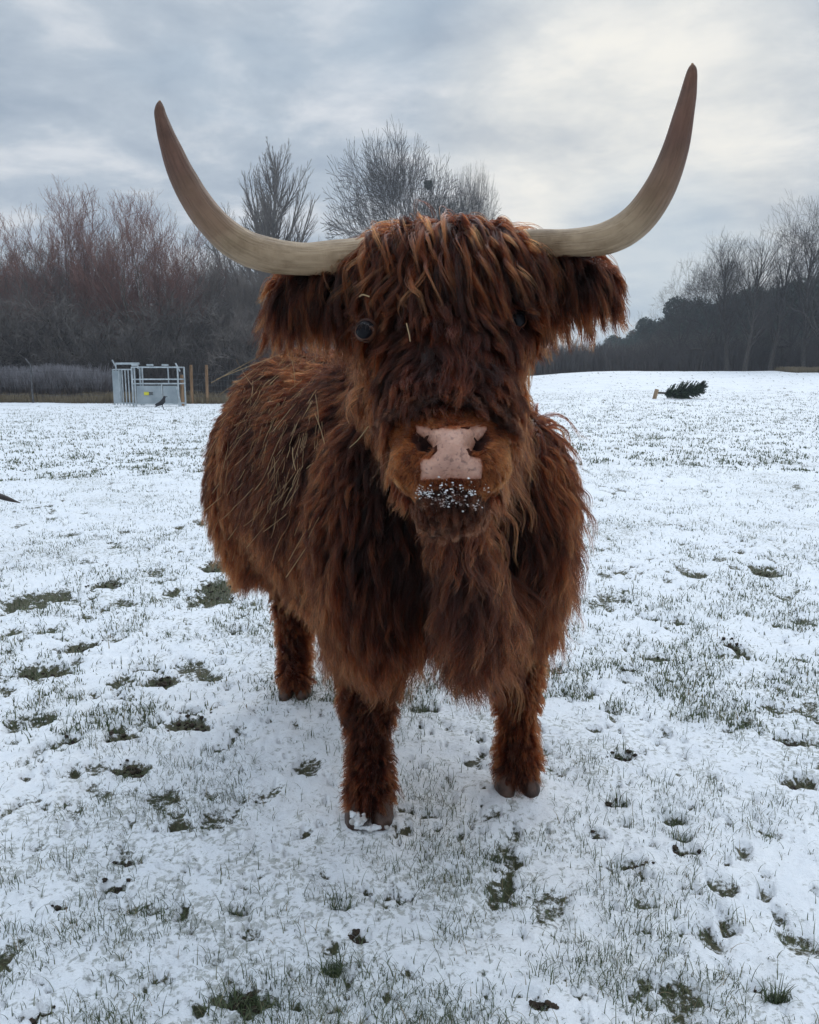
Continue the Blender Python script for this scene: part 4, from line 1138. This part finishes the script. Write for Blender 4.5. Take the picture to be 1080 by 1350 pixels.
if DO_BG:
    M_BARK = noise_mat('grey_bark', (.08, .068, .058), (.17, .15, .125), 6, .9, .4)
    M_BARKD = noise_mat('dark_bark', (.03, .026, .023), (.08, .07, .06), 6, .9, .4)
    M_BARKP = noise_mat('pale_bark', (.10, .09, .078), (.24, .22, .19), 5, .9, .3)
    M_TWIG = noise_mat('grey_twigs', (.13, .11, .10), (.21, .185, .165), 1.2, .9)
    M_TWIGK = noise_mat('black_twigs', (.035, .03, .028), (.07, .062, .056), 1.0, .9)
    M_TWIGR = noise_mat('reddish_twigs', (.17, .085, .07), (.26, .14, .11), .8, .9)
    M_TWIGD = noise_mat('dark_twigs', (.09, .08, .075), (.16, .14, .125), 1.0, .9)
    M_IVY = noise_mat('evergreen_leaves', (.030, .050, .038), (.065, .088, .064), 1.5, .7)
    M_IVYB = noise_mat('frosted_leaves', (.03, .042, .036), (.10, .12, .11), 2.2, .7)
    M_STEM = noise_mat('shrub_stem', (.03, .025, .02), (.08, .065, .05), 6, .9)
    HT = {}
    def tree_proto(seed, h, kind, name, bark, twig):
        """a bare tree, scaled so that its crown tops out at h metres"""
        (tv, tf), (cv, cf) = branch_tree(seed, h, kind)
        k = h/np.percentile(cv[:, 2], 99.7); tv = tv*k; cv = cv*k
        if kind in ('dome', 'gnarled', 'poplar'):      # let it stand straight
            off = cv.mean(0)[:2]/cv[:, 2].mean(); tv[:, :2] -= tv[:, 2:]*off; cv[:, :2] -= cv[:, 2:]*off
        root = bpy.data.objects.new(name, None)
        t = mesh_np('trunk', tv, tf, bark, root); c = mesh_np('crown', cv, cf, twig, root)
        HT[name] = np.percentile(np.hypot(cv[:, 0], cv[:, 1]), 96)/h
        return root, [t, c]
    used = set()
    def place(proto, x, y, rz, s, label, cat, group, sz=None, mats=None):
        root, ch = proto
        first = root.name not in used
        if first:
            used.add(root.name); COL.objects.link(root); r_ = root
        else:
            r_ = root.copy(); COL.objects.link(r_)
            for c in ch:
                d = c.copy(); COL.objects.link(d); d.parent = r_
        r_.location = (x, y, gz(x, y)); r_.rotation_euler = (0, 0, rz); r_.scale = (s, s, sz or s)
        tag(r_, label, cat, group); return r_
    protos = {
        'oakA': tree_proto(11, 17, 'dome', 'bare_oak', M_BARKD, M_TWIGK),
        'oakB': tree_proto(12, 15, 'gnarled', 'bare_oak_b', M_BARKD, M_TWIGK),
        'upA': tree_proto(21, 18, 'poplar', 'bare_poplar', M_BARKP, M_TWIG),
        'upB': tree_proto(22, 16, 'thin', 'bare_poplar_b', M_BARKD, M_TWIGK),
        'wilA': tree_proto(31, 11, 'willow', 'bare_willow', M_BARK, M_TWIGR),
        'wilB': tree_proto(32, 11, 'willow', 'bare_willow_b', M_BARK, M_TWIGR),
        'wilC': tree_proto(33, 12, 'willow', 'bare_willow_c', M_BARK, M_TWIG),
        'shA': tree_proto(41, 4.2, 'shrub', 'bare_shrub', M_STEM, M_TWIGD),
        'shB': tree_proto(42, 4.0, 'shrub', 'bare_shrub_b', M_STEM, M_TWIG),
    }
    for k, n_ in (('oakB', 'bare_oak'), ('upB', 'bare_poplar'), ('wilB', 'bare_willow'), ('wilC', 'bare_willow'), ('shB', 'bare_shrub')):
        protos[k][0].name = n_
    def bush_proto(seed, rx, rz, n, size, name, m_):
        root = bpy.data.objects.new(name, None)
        V, F = leaf_mass(seed, n, rx, rx, rz, size); V[:, 2] += rz*.92; V[:, 2] = np.maximum(V[:, 2], .02)
        c = mesh_np('foliage', V, F, m_, root)
        mb_ = MB(); r = np.random.default_rng(seed)
        for i in range(5):
            a = r.random()*6.28; mb_.tube([(.1*math.cos(a), .1*math.sin(a), -.2), (.3*rx*math.cos(a), .3*rx*math.sin(a), rz*.7), (.55*rx*math.cos(a), .55*rx*math.sin(a), rz*1.3)], [.07, .05, .02], 5)
        t = mb_.build('stem', M_STEM, root)
        return root, [c, t]
    protos['buA'] = bush_proto(51, 2.2, 2.0, 7000, .10, 'evergreen_bush', M_IVY)
    protos['buB'] = bush_proto(52, 2.6, 2.6, 9000, .10, 'holly_tree', M_IVY)
    protos['buC'] = bush_proto(53, 2.2, 1.6, 7000, .08, 'frosted_bush', M_IVYB)
    protos['pine'] = bush_proto(54, 4.2, 4.6, 15000, .15, 'dark_evergreen_tree', M_IVY)
    def at_px(px, Y): return (px-540)/1080*Y*1.0
    R = np.random.default_rng(99)
    def sc_for(proto_h, px, top, Y):
        x = at_px(px, Y); return (P(px, top, Y)[2]-gz(x, Y))/proto_h
    # -- left belt: willows with red twigs, in front of greyer ones
    row = [(-20, 47, 'wilC', 310), (14, 46, 'wilA', 288), (45, 50, 'wilC', 312), (78, 47, 'wilC', 318), (112, 49, 'wilA', 256), (140, 47, 'wilB', 250), (170, 50, 'wilC', 285), (198, 47, 'wilA', 264), (228, 48, 'wilB', 262),
           (252, 47, 'wilB', 275), (280, 49, 'wilC', 305), (300, 47, 'wilC', 315), (330, 50, 'wilC', 330), (352, 47, 'wilC', 335), (395, 51, 'wilC', 330), (430, 50, 'wilC', 320), (470, 51, 'wilC', 330)]
    for i, (px, Y, k, top) in enumerate(row):
        lab = ('reddish-twigged bare willow at the front of the left tree belt' if k != 'wilC' else 'grey bare willow at the front of the left tree belt')
        place(protos[k], at_px(px, Y), Y, R.random()*6.28, sc_for(12 if k == 'wilC' else 11, px, top, Y), lab, 'tree', 'bare willows of the left tree belt')
    for i, px in enumerate(range(-60, 520, 34)):
        Y = 58+R.uniform(-3, 4)
        k = ('wilC', 'upB', 'oakB')[i % 3]
        place(protos[k], at_px(px+R.uniform(-8, 8), Y), Y, R.random()*6.28, sc_for({'wilC': 12, 'upB': 16, 'oakB': 15}[k], px, R.uniform(325, 355), Y), 'thin dark bare tree deep in the left tree belt', 'tree', 'dark bare trees deeper in the left belt')
    for i, px in enumerate(range(-70, 560, 19)):
        Y = 44+R.uniform(-2, 6)
        k = ('shA', 'shB')[i % 2]
        place(protos[k], at_px(px+R.uniform(-6, 6), Y), Y, R.random()*6.28, R.uniform(.95, 1.45), 'tangled bare shrub under the left tree belt', 'shrub', 'bare shrubs under the left trees')
    for i, px in enumerate(range(-60, 560, 33)):
        Y = 51+R.uniform(-2, 4)
        k = ('buA', 'buB', 'buA', 'buC')[i % 4]
        place(protos[k], at_px(px+R.uniform(-10, 10), Y), Y, R.random()*6.28, R.uniform(.85, 1.25), 'dark evergreen bush among the left tree belt trunks' if k != 'buC' else 'grey-green frosted bush among the left tree belt trunks', 'bush', 'bushes under the left trees')
    for i, px in enumerate(range(-60, 560, 40)):
        Y = 63+R.uniform(-2, 4)
        place(protos['pine'], at_px(px, Y), Y, R.random()*6.28, R.uniform(.55, .75), 'dark evergreen at the back of the left tree belt', 'tree', 'evergreens at the back of the left belt')
    for i, (px, Y, s) in enumerate([(190, 46, .9), (212, 46.5, .95), (233, 45.5, .85), (262, 46, .9), (165, 47, .8)]):
        place(protos['buA'], at_px(px, Y), Y, R.random()*6.28, s, 'blue-green evergreen bush close behind the metal crush', 'bush', 'evergreen bushes behind the crush')
    # -- the two trees that stand up against the sky
    place(protos['upA'], at_px(362, 72), 72, .6, 5.4/(18*HT['bare_poplar']), 'tall pale bare poplar with upswept branches, beside the left horn', 'tree', None, sc_for(18, 362, 184, 72))
    big = place(protos['oakA'], at_px(548, 76), 76, 2.2, 7.4/(17*HT['bare_oak']), 'broad round-headed bare oak rising behind the cow\'s head', 'tree', None, sc_for(17, 545, 184, 76))
    place(protos['oakA'], at_px(616, 84), 84, 4.4, 3.0/(17*HT['bare_oak']), 'bare tree with a narrow head, just right of the broad oak', 'tree', None, sc_for(17, 618, 228, 84))
    # mistletoe ball in the oak
    V, F = leaf_mass(60, 700, .55, .55, .55, .10); p = P(566, 245, 74)
    cme = protos['oakA'][1][1].data; cv_ = np.empty(len(cme.vertices)*3, np.float32); cme.vertices.foreach_get('co', cv_); cv_ = cv_.reshape(-1, 3)
    ca, sa = math.cos(2.2), math.sin(2.2); cw = np.stack([(cv_[:, 0]*ca-cv_[:, 1]*sa)*big.scale[0]+big.location.x, (cv_[:, 0]*sa+cv_[:, 1]*ca)*big.scale[1]+big.location.y, cv_[:, 2]*big.scale[2]+big.location.z], 1)
    p = cw[np.argmin(np.linalg.norm((cw-p)*(1, .25, 1), axis=1))]
    o = mesh_np('mistletoe', V, F, M_IVY); o.location = tuple(map(float, p)); tag(o, 'round green ball of mistletoe high in the broad bare oak', 'mistletoe')
    # -- right-hand wood
    rr_ = [(888, 70, 'oakB', 348, .6), (940, 70, 'oakB', 322, 3.3), (990, 69, 'oakB', 312, 4.4), (1030, 67, 'oakB', 298, 1.4), (1050, 64, 'upB', 282, .9), (918, 66, 'oakB', 318, 2.0), (952, 64, 'upB', 306, .3), (975, 62, 'upB', 303, 1.9), (1008, 64, 'upB', 300, 2.9), (1078, 58, 'oakB', 260, 5.0), (1145, 62, 'oakB', 262, 1.0), (1160, 64, 'upA', 280, 1.3)]
    for i, (px, Y, k, top, a) in enumerate(rr_):
        place(protos[k], at_px(px, Y), Y, a, (3.6 if px < 1060 else 4.6)/(15*HT['bare_oak_b']) if k == 'oakB' else sc_for({'upA': 18, 'upB': 16}[k], px, top, Y), 'spreading dark bare oak at the edge of the right-hand wood' if k[:3] == 'oak' else 'slender bare tree at the edge of the right-hand wood', 'tree', 'bare oaks of the right wood' if k[:3] == 'oak' else 'slender bare trees of the right wood', sc_for({'oakB': 15, 'upA': 18, 'upB': 16}[k], px, top, Y))
    # dark evergreens rising in a slope behind them
    for i, (px, top, Y) in enumerate([(745, 470, 120), (765, 460, 118), (790, 452, 112), (812, 438, 110), (835, 425, 106), (858, 414, 102), (882, 402, 98), (905, 385, 94), (930, 392, 92), (955, 372, 90), (980, 385, 88), (1005, 370, 86), (1030, 372, 84), (1055, 360, 80), (1080, 352, 78), (1110, 345, 78),
                                      (875, 440, 86), (915, 430, 84), (950, 425, 82), (990, 425, 80), (1030, 420, 76), (1070, 410, 74), (845, 452, 92), (1105, 410, 74), (725, 474, 120), (700, 474, 120), (670, 474, 120), (640, 474, 118)]):
        x = at_px(px, Y); zb = gz(x, Y); h = P(px, top, Y)[2]-zb
        place(protos['pine'], x, Y, R.random()*6.28, max(h/8.8, .3)*1.03, 'dark evergreen on the wooded slope at the right of the field' if px > 740 else 'far evergreen on the skyline behind the cow', 'tree', 'evergreens of the wooded slope')
    for i, px in enumerate(range(600, 1140, 22)):
        Y = 70+R.uniform(-2, 5) if px > 830 else 88+R.uniform(-4, 4)
        k = ('shA', 'shB')[i % 2]
        place(protos[k], at_px(px+R.uniform(-8, 8), Y), Y, R.random()*6.28, R.uniform(.65, 1.0), 'tangled bare shrub at the foot of the right-hand wood', 'shrub', 'bare shrubs at the foot of the right wood')
    # understory twiggery too dense to count
    def thicket(x0, x1, y0, y1, n, h0, h1, wd, seed, cols):
        r = np.random.default_rng(seed); x = r.uniform(0, 1, n); yy = r.uniform(y0, y1, n); x = (x0+(x1-x0)*x)
        h = r.uniform(h0, h1, n)*(.6+.6*fbm(x*.9, yy*.9, o=2)); z = ground_base(x, yy)-.05
        V = np.zeros((n, 3, 2, 3)); th = r.random(n)*6.28; ln = r.normal(0, .22, (n, 2))
        for k in range(3):
            t = k/2; ww = wd*(1-.6*t)
            for s_ in (0, 1):
                V[:, k, s_] = np.stack([x+ln[:, 0]*h*t*t+np.cos(th)*ww*(s_-.5), yy+ln[:, 1]*h*t*t+np.sin(th)*ww*(s_-.5), z+h*t], 1)
        idx = np.arange(n)[:, None, None]*6+np.arange(2)[None, :, None]*2+np.array([0, 1, 3, 2])[None, None, :]
        sh = np.tile(np.repeat([0, .5, 1.], 2), n)
        return V.reshape(-1, 3), idx.reshape(-1, 4), sh
    def thick_mat(name, a, b_, c_):
        m, nt, out = mat(name); L = nt.links.new; at = N(nt, 'ShaderNodeAttribute'); at.attribute_name = 'up'
        tcn = N(nt, 'ShaderNodeTexCoord'); nzn = N(nt, 'ShaderNodeTexNoise'); nzn.inputs['Scale'].default_value = 1.3; L(tcn.outputs['Object'], nzn.inputs['Vector'])
        r = ramp(nt, [(0, a), (.5, b_), (1, c_)], mth(nt, 'ADD', at.outputs['Fac'], mth(nt, 'MULTIPLY_ADD', nzn.outputs['Fac'], .8, -.4)))
        b = N(nt, 'ShaderNodeBsdfPrincipled'); b.inputs['Roughness'].default_value = .9; L(r.outputs[0], b.inputs['Base Color']); L(b.outputs[0], out.inputs[0]); return m
    M_HEDGE = thick_mat('frosted_bramble', (.10, .07, .045), (.075, .06, .058), (.23, .22, .235))
    V, F, s_ = thicket(at_px(-140, 40), at_px(150, 40), 38.5, 43, 26000, .9, 1.75, .035, 5, None)
    tag(mesh_np('bramble_hedge', V, F, M_HEDGE, None, False, {'up': s_}), 'frosted purple-grey bramble thicket behind the wire fence on the left', 'brambles', kind='stuff')
    M_DRY = thick_mat('dead_grass', (.08, .06, .035), (.15, .115, .065), (.22, .175, .11))
    V, F, s_ = thicket(at_px(-140, 38), at_px(500, 38), 37.2, 39.6, 12000, .2, .55, .03, 6, None)
    tag(mesh_np('dead_grass', V, F, M_DRY, None, False, {'up': s_}), 'strip of long dead grass along the fence line on the left', 'grass', kind='stuff')
    M_DIM = thick_mat('wood_undergrowth', (.05, .04, .032), (.06, .05, .045), (.075, .065, .06))
    V, F, s_ = thicket(at_px(100, 44), at_px(560, 44), 41, 52, 26000, .8, 3.0, .04, 7, None)
    V2, F2, s2 = thicket(at_px(700, 75), at_px(1150, 75), 66, 78, 22000, .8, 2.6, .06, 8, None)
    V3, F3, s3 = thicket(at_px(540, 90), at_px(860, 90), 80, 92, 14000, .8, 2.2, .08, 9, None)
    tag(mesh_np('undergrowth', np.concatenate([V, V2, V3]), np.concatenate([F, F2+len(V), F3+len(V)+len(V2)]), M_DIM, None, False, {'up': np.concatenate([s_, s2, s3])}), 'dark twiggy undergrowth at the foot of the woods', 'undergrowth', kind='stuff')
    # straw-coloured bank on the right horizon
    V, F, s_ = thicket(at_px(1030, 58), at_px(1130, 58), 56.5, 60, 9000, .12, .42, .04, 10, None)
    tag(mesh_np('dead_grass', V, F, M_DRY, None, False, {'up': s_}), 'low straw-brown bank of dead grass on the right edge of the field', 'grass', kind='stuff')

    # every look-alike gets its own place in the row
    ORD = 'first second third fourth fifth sixth seventh eighth ninth tenth eleventh twelfth thirteenth fourteenth fifteenth sixteenth seventeenth eighteenth nineteenth twentieth'.split()
    ORD += ['twenty-'+x for x in ORD[:9]]+['thirtieth']+['thirty-'+x for x in ORD[:9]]
    rows = {}
    for o in list(COL.objects):
        if o.type == 'EMPTY' and o.get('group') and o.get('category') in ('tree', 'shrub', 'bush'):
            rows.setdefault(o['label'], []).append((540+1080*o.location.x/o.location.y, o))
    for lab, lst in rows.items():
        if len(lst) < 2: continue
        lst.sort(key=lambda t: t[0]); n = 0
        for px, o in lst:
            if px < 0: o['label'] = lab+', beyond the left edge'
            elif px > 1080: o['label'] = lab+', beyond the right edge'
            elif 400 < px < 715: o['label'] = lab+', hidden by the cow'
            else: o['label'] = lab+', '+ORD[n]+' from the left'; n += 1
    # ---------------- cattle crush
    M_GALV = noise_mat('galvanised_steel', (.30, .34, .36), (.46, .50, .52), 5, .5, 0, None, True, .35)
    M_SHEET = noise_mat('galvanised_sheet', (.24, .28, .30), (.36, .40, .42), 2, .55, 0, None, True, .3)
    M_YEL = noise_mat('yellow_plate', (.55, .50, .03), (.65, .60, .05), 10, .5)
    M_BLK = noise_mat('black_print', (.02, .02, .02), (.03, .03, .03), 10, .5)
    CY = 34.0
    a0 = P(141, 533, CY); a0[2] = gz(a0[0], CY)
    cr = empty('cattle_crush', tuple(a0), 'grey galvanised steel cattle crush with sheeted lower side and a yellow plate', 'cattle crush')
    Wd, Ht, Dp = 96/1080*CY, 1.62, 1.0; X1 = 1.9/3.08*Wd-.55   # front-left bay, then the sheeted bay
    pl = MB(); T = lambda *pts, r=.028: fr.tube([np.array(p, float) for p in pts], r, 6)
    fr = MB(); xl = 0.0; xm = .60*Wd*.98/1.0*.62; xr = Wd
    xm = (182-147)/1080*CY
    for x in (xm, xm+.10, xr-.05):
        for y in (0, Dp): T((x, y, 0), (x, y, Ht-.02), r=.035)
    for z in (.10, .92, 1.10, Ht-.03):
        for y in (0, Dp): T((xm, y, z), (xr-.05, y, z), r=.03)
    for x in (xm, xr-.05): T((x, 0, Ht-.03), (x, Dp, Ht-.03)); T((x, 0, .92), (x, Dp, .92))
    T((xm+(xr-xm)*.62, 0, .1), (xm+(xr-xm)*.62, 0, .92)); T((xm+(xr-xm)*.62, Dp, .92), (xm+(xr-xm)*.62, Dp, Ht-.03))
    T((xr-.12, 0, .8), (xr+.04, 0, .0), r=.03)
    T((xr-.12, 0, 1.75), (xr+.05, 0, 1.42), r=.03)
    for k in range(3): fr.box((xm+.12+k*.62, 0.05, Ht+.06), (.26, .1, .07))
    fr.build('frame', M_GALV, cr)
    gp = MB(); fr = gp
    n_ = 7
    for k in range(n_):
        x = xl+(xm-xl)*k/(n_-1)*.98; yb = .9-.9*k/(n_-1)
        T((x, yb, .03), (x, yb, Ht-.12-.02*(k % 2)), r=.026 if k else .034)
    T((0, .9, Ht-.12), (xm, 0, Ht-.12), r=.03); T((0, .9, .12), (xm, 0, .12), r=.03); T((0, .9, Ht+.28), (.14, .9, Ht+.0), r=.03)
    T((.25, .6, Ht+.12), (xm+.15, .5, Ht+.12), r=.05); T((.25, .6, Ht+.12), (.25, .6, Ht-.1)); T((xm+.1, .5, Ht+.12), (xm+.1, .5, Ht-.1))
    gp.build('gate', M_GALV, cr)
    sb = MB(); sb.box(((xl+.03+.22), .62, .80), (.36, .02, 1.3), ((1, 0, 0), (0, 1, 0), (0, 0, 1))); sb.build('gate_sheet', M_SHEET, cr)
    sb = MB()
    sb.box(((xm+.14+xm+(xr-xm)*.62-.04)/2, .02, .48), ((xr-xm)*.62-.18, .02, .72)); sb.build('side_panel', M_SHEET, cr)
    sb = MB(); x0_ = xm+(xr-xm)*.62+.04; sb.box(((x0_+xr-.1)/2, .02, .48), (xr-.1-x0_, .02, .72)); sb.build('side_panel', M_SHEET, cr)
    sb = MB(); sb.box((xm+.55, -.003, .52), (.20, .02, .13)); pl_ = sb.build('sign_plate', M_YEL, cr)
    sb = MB()
    for k in range(3): sb.box((xm+.74, -.003, .565-.042*k), (.16-.03*(k == 1), .02, .02))
    sb.build('lettering', M_BLK, pl_)
    # ---------------- fence posts and wire on the left
    M_POST = noise_mat('weathered_post', (.16, .09, .045), (.32, .20, .11), 8, .8, .4, None, True, 0, 4, (1, 1, .1))
    M_IRON = noise_mat('dull_steel', (.05, .05, .052), (.13, .13, .135), 10, .6, 0, None, True, .3)
    def wpost(px, Y, h, r_, lab):
        x = at_px(px, Y); mb_ = MB(); n = 12; pts = [(0, 0, -.3), (0, 0, h*.5), (0.01, 0, h-.03), (0.01, 0, h)]
        mb_.tube(pts, [r_, r_*.98, r_*.95, r_*.7], n); o = mb_.build('fence_post', M_POST, None, False); o.location = (x, Y, gz(x, Y)); tag(o, lab, 'post', 'round wooden posts right of the crush')
    wpost(243.5, 35.5, 1.28, .075, 'shortest round wooden post, touching the right end of the metal crush')
    wpost(256, 37.5, 1.72, .07, 'tall round wooden post, second from the metal crush')
    wpost(276, 37.5, 1.72, .07, 'tall round wooden post closest to the cow\'s rump')
    for px in (8, 48, 92):
        Y = 37.0; x = at_px(px, Y); mb_ = MB(); mb_.box((0, 0, .75), (.06, .06, 1.9)); mb_.tube([(0, 0, 1.68), (-.20, 0, 1.95)], .028, 5)
        if px != 48: continue
        o = mb_.build('fence_post', M_IRON); o.location = (x, Y, gz(x, Y)); tag(o, 'dark steel fence post with a bent top in front of the frosted brambles', 'post')
    wb = MB()
    for z in (.35, .7, 1.05, 1.4):
        pts = [(at_px(px, 37.1), 37.1, gz(at_px(px, 37.1), 37.1)+z+.03*math.sin(px*.07)) for px in range(-60, 150, 12)]
        wb.tube(pts, .006, 4)
    o = wb.build('wire_fence', M_IRON); tag(o, 'thin horizontal fence wires strung in front of the brambles on the left', 'fence')
    wb = MB()
    for z in (.3, .55, .8, 1.05, 1.3):
        wb.tube([(at_px(px, 37.6), 37.6+.09, gz(at_px(px, 37.6), 37.6)+z+.02*math.sin(px*.1)) for px in range(240, 420, 12)], .008, 4)
    for px in range(262, 420, 4): wb.tube([(at_px(px, 37.6), 37.69, gz(at_px(px, 37.6), 37.6)+.3), (at_px(px, 37.6), 37.69, gz(at_px(px, 37.6), 37.6)+1.05)], .005, 4)
    o = wb.build('wire_fence', M_IRON); tag(o, 'stock netting fence running right from the wooden posts behind the cow', 'fence')

    # ---------------- crow
    M_CROW = noise_mat('black_feathers', (.008, .008, .010), (.018, .018, .022), 40, .45)
    CYc = 31.0; cx0 = at_px(218, CYc)
    kb = MB()
    kpts = [((-.20, 0, .13), (.012, .022, .008)), ((-.12, 0, .16), (.05, .035, .022)), ((-.03, 0, .19), (.08, .055, .055)), ((.05, 0, .23), (.07, .055, .06)), ((.10, 0, .30), (.035, .03, .04)), ((.125, 0, .335), (.038, .03, .032))]
    for i in range(len(kpts)-1):
        for k in range(5):
            f = k/4; V_, F_ = ell(np.array(kpts[i][0])*(1-f)+np.array(kpts[i+1][0])*f, np.array(kpts[i][1])*(1-f)+np.array(kpts[i+1][1])*f, None, 10); kb.add(V_, F_)
    Vk, Fk = remesh(np.concatenate(kb.V), kb.F, .009, 3)
    crow = empty('crow', (cx0, CYc, gz(cx0, CYc)+.0), 'black crow standing on the snow in front of the metal crush', 'crow'); crow.rotation_euler = (0, -.25, .15); crow.scale = (1.35,)*3
    mesh_np('body', Vk, Fk, M_CROW, crow, True)
    kb = MB(); kb.tube([(.15, 0, .335), (.18, 0, .332), (.215, 0, .322)], [.014, .010, .002], 8); kb.build('beak', M_CROW, crow)
    for s_ in (-1, 1):
        kb = MB(); kb.tube([(.02, s_*.025, .17), (.0, s_*.025, .10), (.01, s_*.025, .0)], [.010, .006, .005], 6)
        for t_ in (-.5, 0, .5): kb.tube([(.01, s_*.025, .004), (.05, s_*.025+t_*.03, .003)], [.005, .003], 5)
        kb.build('leg', M_CROW, crow)
        kb = MB(); V_, F_ = ell((-.05, s_*.05, .19), (.13, .012, .045), None, 10); kb.add(V_, F_); kb.build('wing', M_CROW, crow, True)

    # ---------------- felled christmas tree on its wooden block
    TY = 28.6; tx = at_px(862, TY); tz = gz(tx, TY)
    ct = empty('felled_spruce', (tx, TY, tz), 'small felled spruce lying on its side in the snow, wooden block on its stem', 'fir tree'); ct.scale = (.9, .9, .95)
    M_SPR = noise_mat('spruce_needles', (.014, .030, .018), (.045, .075, .042), 6, .7)
    M_CUT = noise_mat('sawn_wood', (.20, .13, .08), (.34, .24, .15), 6, .8, .3, None, True, 0, 4, (1, 1, .2))
    kb = MB(); kb.tube([(0, 0, .22), (.6, 0, .20), (1.2, 0, .27), (1.75, 0, .40)], [.04, .03, .018, .006], 7); kb.build('trunk', M_STEM, ct)
    kb = MB(); a_ = .25; Rz = ((math.cos(a_), 0, math.sin(a_)), (0, 1, 0), (-math.sin(a_), 0, math.cos(a_))); kb.box((-.02, 0, .17), (.11, .17, .36), Rz); kb.build('stand_block', M_CUT, ct)
    r = np.random.default_rng(5); BV = []; BF = []; nb_ = 0; NVs = []; NFs = []; nn_ = 0
    for i in range(240):
        t = r.random()**.9; x = .32+1.38*t; zc_ = np.interp(x, [0, .6, 1.2, 1.75], [.22, .20, .27, .40]); ln_ = (.62-.30*t)*(.6+.5*r.random())*np.clip((x-.15)*2.2, .45, 1)
        th = r.random()*2*PI; d = np.array((.65+.45*t, math.cos(th), math.sin(th))); d /= np.linalg.norm(d)
        p0 = np.array((x, 0, zc_)); pts = [p0+d*ln_*k/4+np.array((0, 0, .05*(k/4)**2)) for k in range(5)]
        for q in pts: q[2] = max(q[2], .03)
        V_, F_ = tube_np(np.array(pts), np.linspace(.007, .003, 5), 4, False); BV.append(V_); BF.append(np.array(F_)+nb_); nb_ += len(V_)
        m = 90; f = r.random(m); q = np.array([np.interp(f*4, range(5), [p[k] for p in pts]) for k in range(3)]).T
        e = nrm(r.normal(0, 1, (m, 3))+d*1.1)*.06*(1.2-.4*f)[:, None]; s2 = nrm(np.cross(e, r.normal(0, 1, (m, 3))))*.011
        V_ = np.stack([q-s2, q+s2, q+e], 1).reshape(-1, 3); NVs.append(V_); NFs.append(np.arange(3*m).reshape(-1, 3)+nn_); nn_ += 3*m
    NVc = np.concatenate(NVs); NVc[:, 2] = np.maximum(NVc[:, 2], .012)
    mesh_np('branches', np.concatenate(BV), np.concatenate(BF), M_STEM, ct); mesh_np('needles', NVc, np.concatenate(NFs), M_SPR, ct)

    # ---------------- the other cow, mostly out of frame: head down, horn tip reaching in
    if DO_COW:
        tip = P(27, 663, 4.6); O2 = np.array((tip[0]-1.3, 4.9, 0.)); O2[2] = gz(O2[0], O2[1])
        c2 = empty('grazing_cow', tuple(O2), 'second cow beyond the left edge, only its dark lowered horn tip showing', 'cow')
        kb = MB(); I3 = np.eye(3)
        def q2(x, y, z): return np.array((x, y, z))
        chain(kb, [q2(-1.5, .25, 1.0), q2(-.9, .2, .95), q2(-.35, .1, .92)], [(.25, .28, .33), (.3, .33, .4), (.22, .27, .36)], I3, 7)
        hd2 = q2(.18, -.02, tip[2]+.02); chain(kb, [q2(-.3, .08, .98), q2(-.02, .03, .72), hd2], [(.2, .2, .27), (.15, .14, .2), (.13, .12, .12)], I3, 7)
        chain(kb, [hd2, q2(.28, -.08, tip[2]-.32)], [(.12, .12, .12), (.07, .08, .07)], I3, 7)
        for x, y in ((-.35, -.1), (-.3, .3), (-1.5, .05), (-1.45, .45)):
            chain(kb, [q2(x, y, .75), q2(x, y, .36), q2(x, y, .05)], [(.12,)*3, (.07,)*3, (.06,)*3], I3, 7)
        V2, F2 = remesh(np.concatenate(kb.V), kb.F, .02, 4); sk2 = Skin(V2, F2)
        mesh_np('body', V2, F2, M_SKIN, c2, True, {'nostril': np.zeros(len(V2))})
        pg, ng = sk2.sample(np.full(len(sk2.T), 350.)); k = pg[:, 2] > .08; pg, ng = pg[k], ng[k]
        G = grow(sk2, pg, ng, np.zeros_like(pg)+np.array((-.3, 0, -1.)), .1*(.7+.6*rng.random(len(pg))), K=8, wave=.04)
        pc, nc = sk2.sample(np.full(len(sk2.T), 12000.)); pc = pc[pc[:, 2] > .07]
        S, tone = children(G, pc, np.clip(rng.normal(.4, .2, len(G)), 0, 1))
        curves_obj('coat', S, tone, .0012, M_COAT, c2, (0, 0, 0))
        for s_ in (1, -1):
            b0 = hd2+q2(0, -.10*s_, .05)
            if s_ == 1: pth = [b0, b0+q2(.25, -.22, .04), b0+q2(.60, -.27, .02), b0+q2(.9, -.25, 0.015), tip-O2]
            else: pth = [b0, b0+q2(-.05, .25, .05), b0+q2(.05, .45, .10), b0+q2(.2, .6, .2), b0+q2(.3, .7, .32)]
            pth = [np.array(p_)+0 for p_ in pth]
            c_ = catmull(pth, 40); r_ = np.interp(np.linspace(0, 1, 40), [0, .4, .75, .93, 1], [.034, .030, .022, .014, .002])
            V_, F_ = tube_np(c_, r_, 20); 
            M_H2 = bpy.data.materials.get('dark_horn') or noise_mat('dark_horn', (.03, .024, .022), (.075, .06, .052), 14, .5, .3)
            mesh_np('horn', V_, F_, M_H2, c2, True)

if DO_BG:
    m, nt, out = mat('air'); pv = N(nt, 'ShaderNodeVolumePrincipled'); pv.inputs['Color'].default_value = (.80, .88, 1, 1); pv.inputs['Density'].default_value = .0012; pv.inputs['Anisotropy'].default_value = .3
    nt.links.new(pv.outputs[0], out.inputs['Volume'])
    hb = MB(); hb.box((0, 65, 14), (260, 150, 34)); hz_ = hb.build('haze', m); tag(hz_, 'thin cold haze over the field', 'haze', kind='stuff')
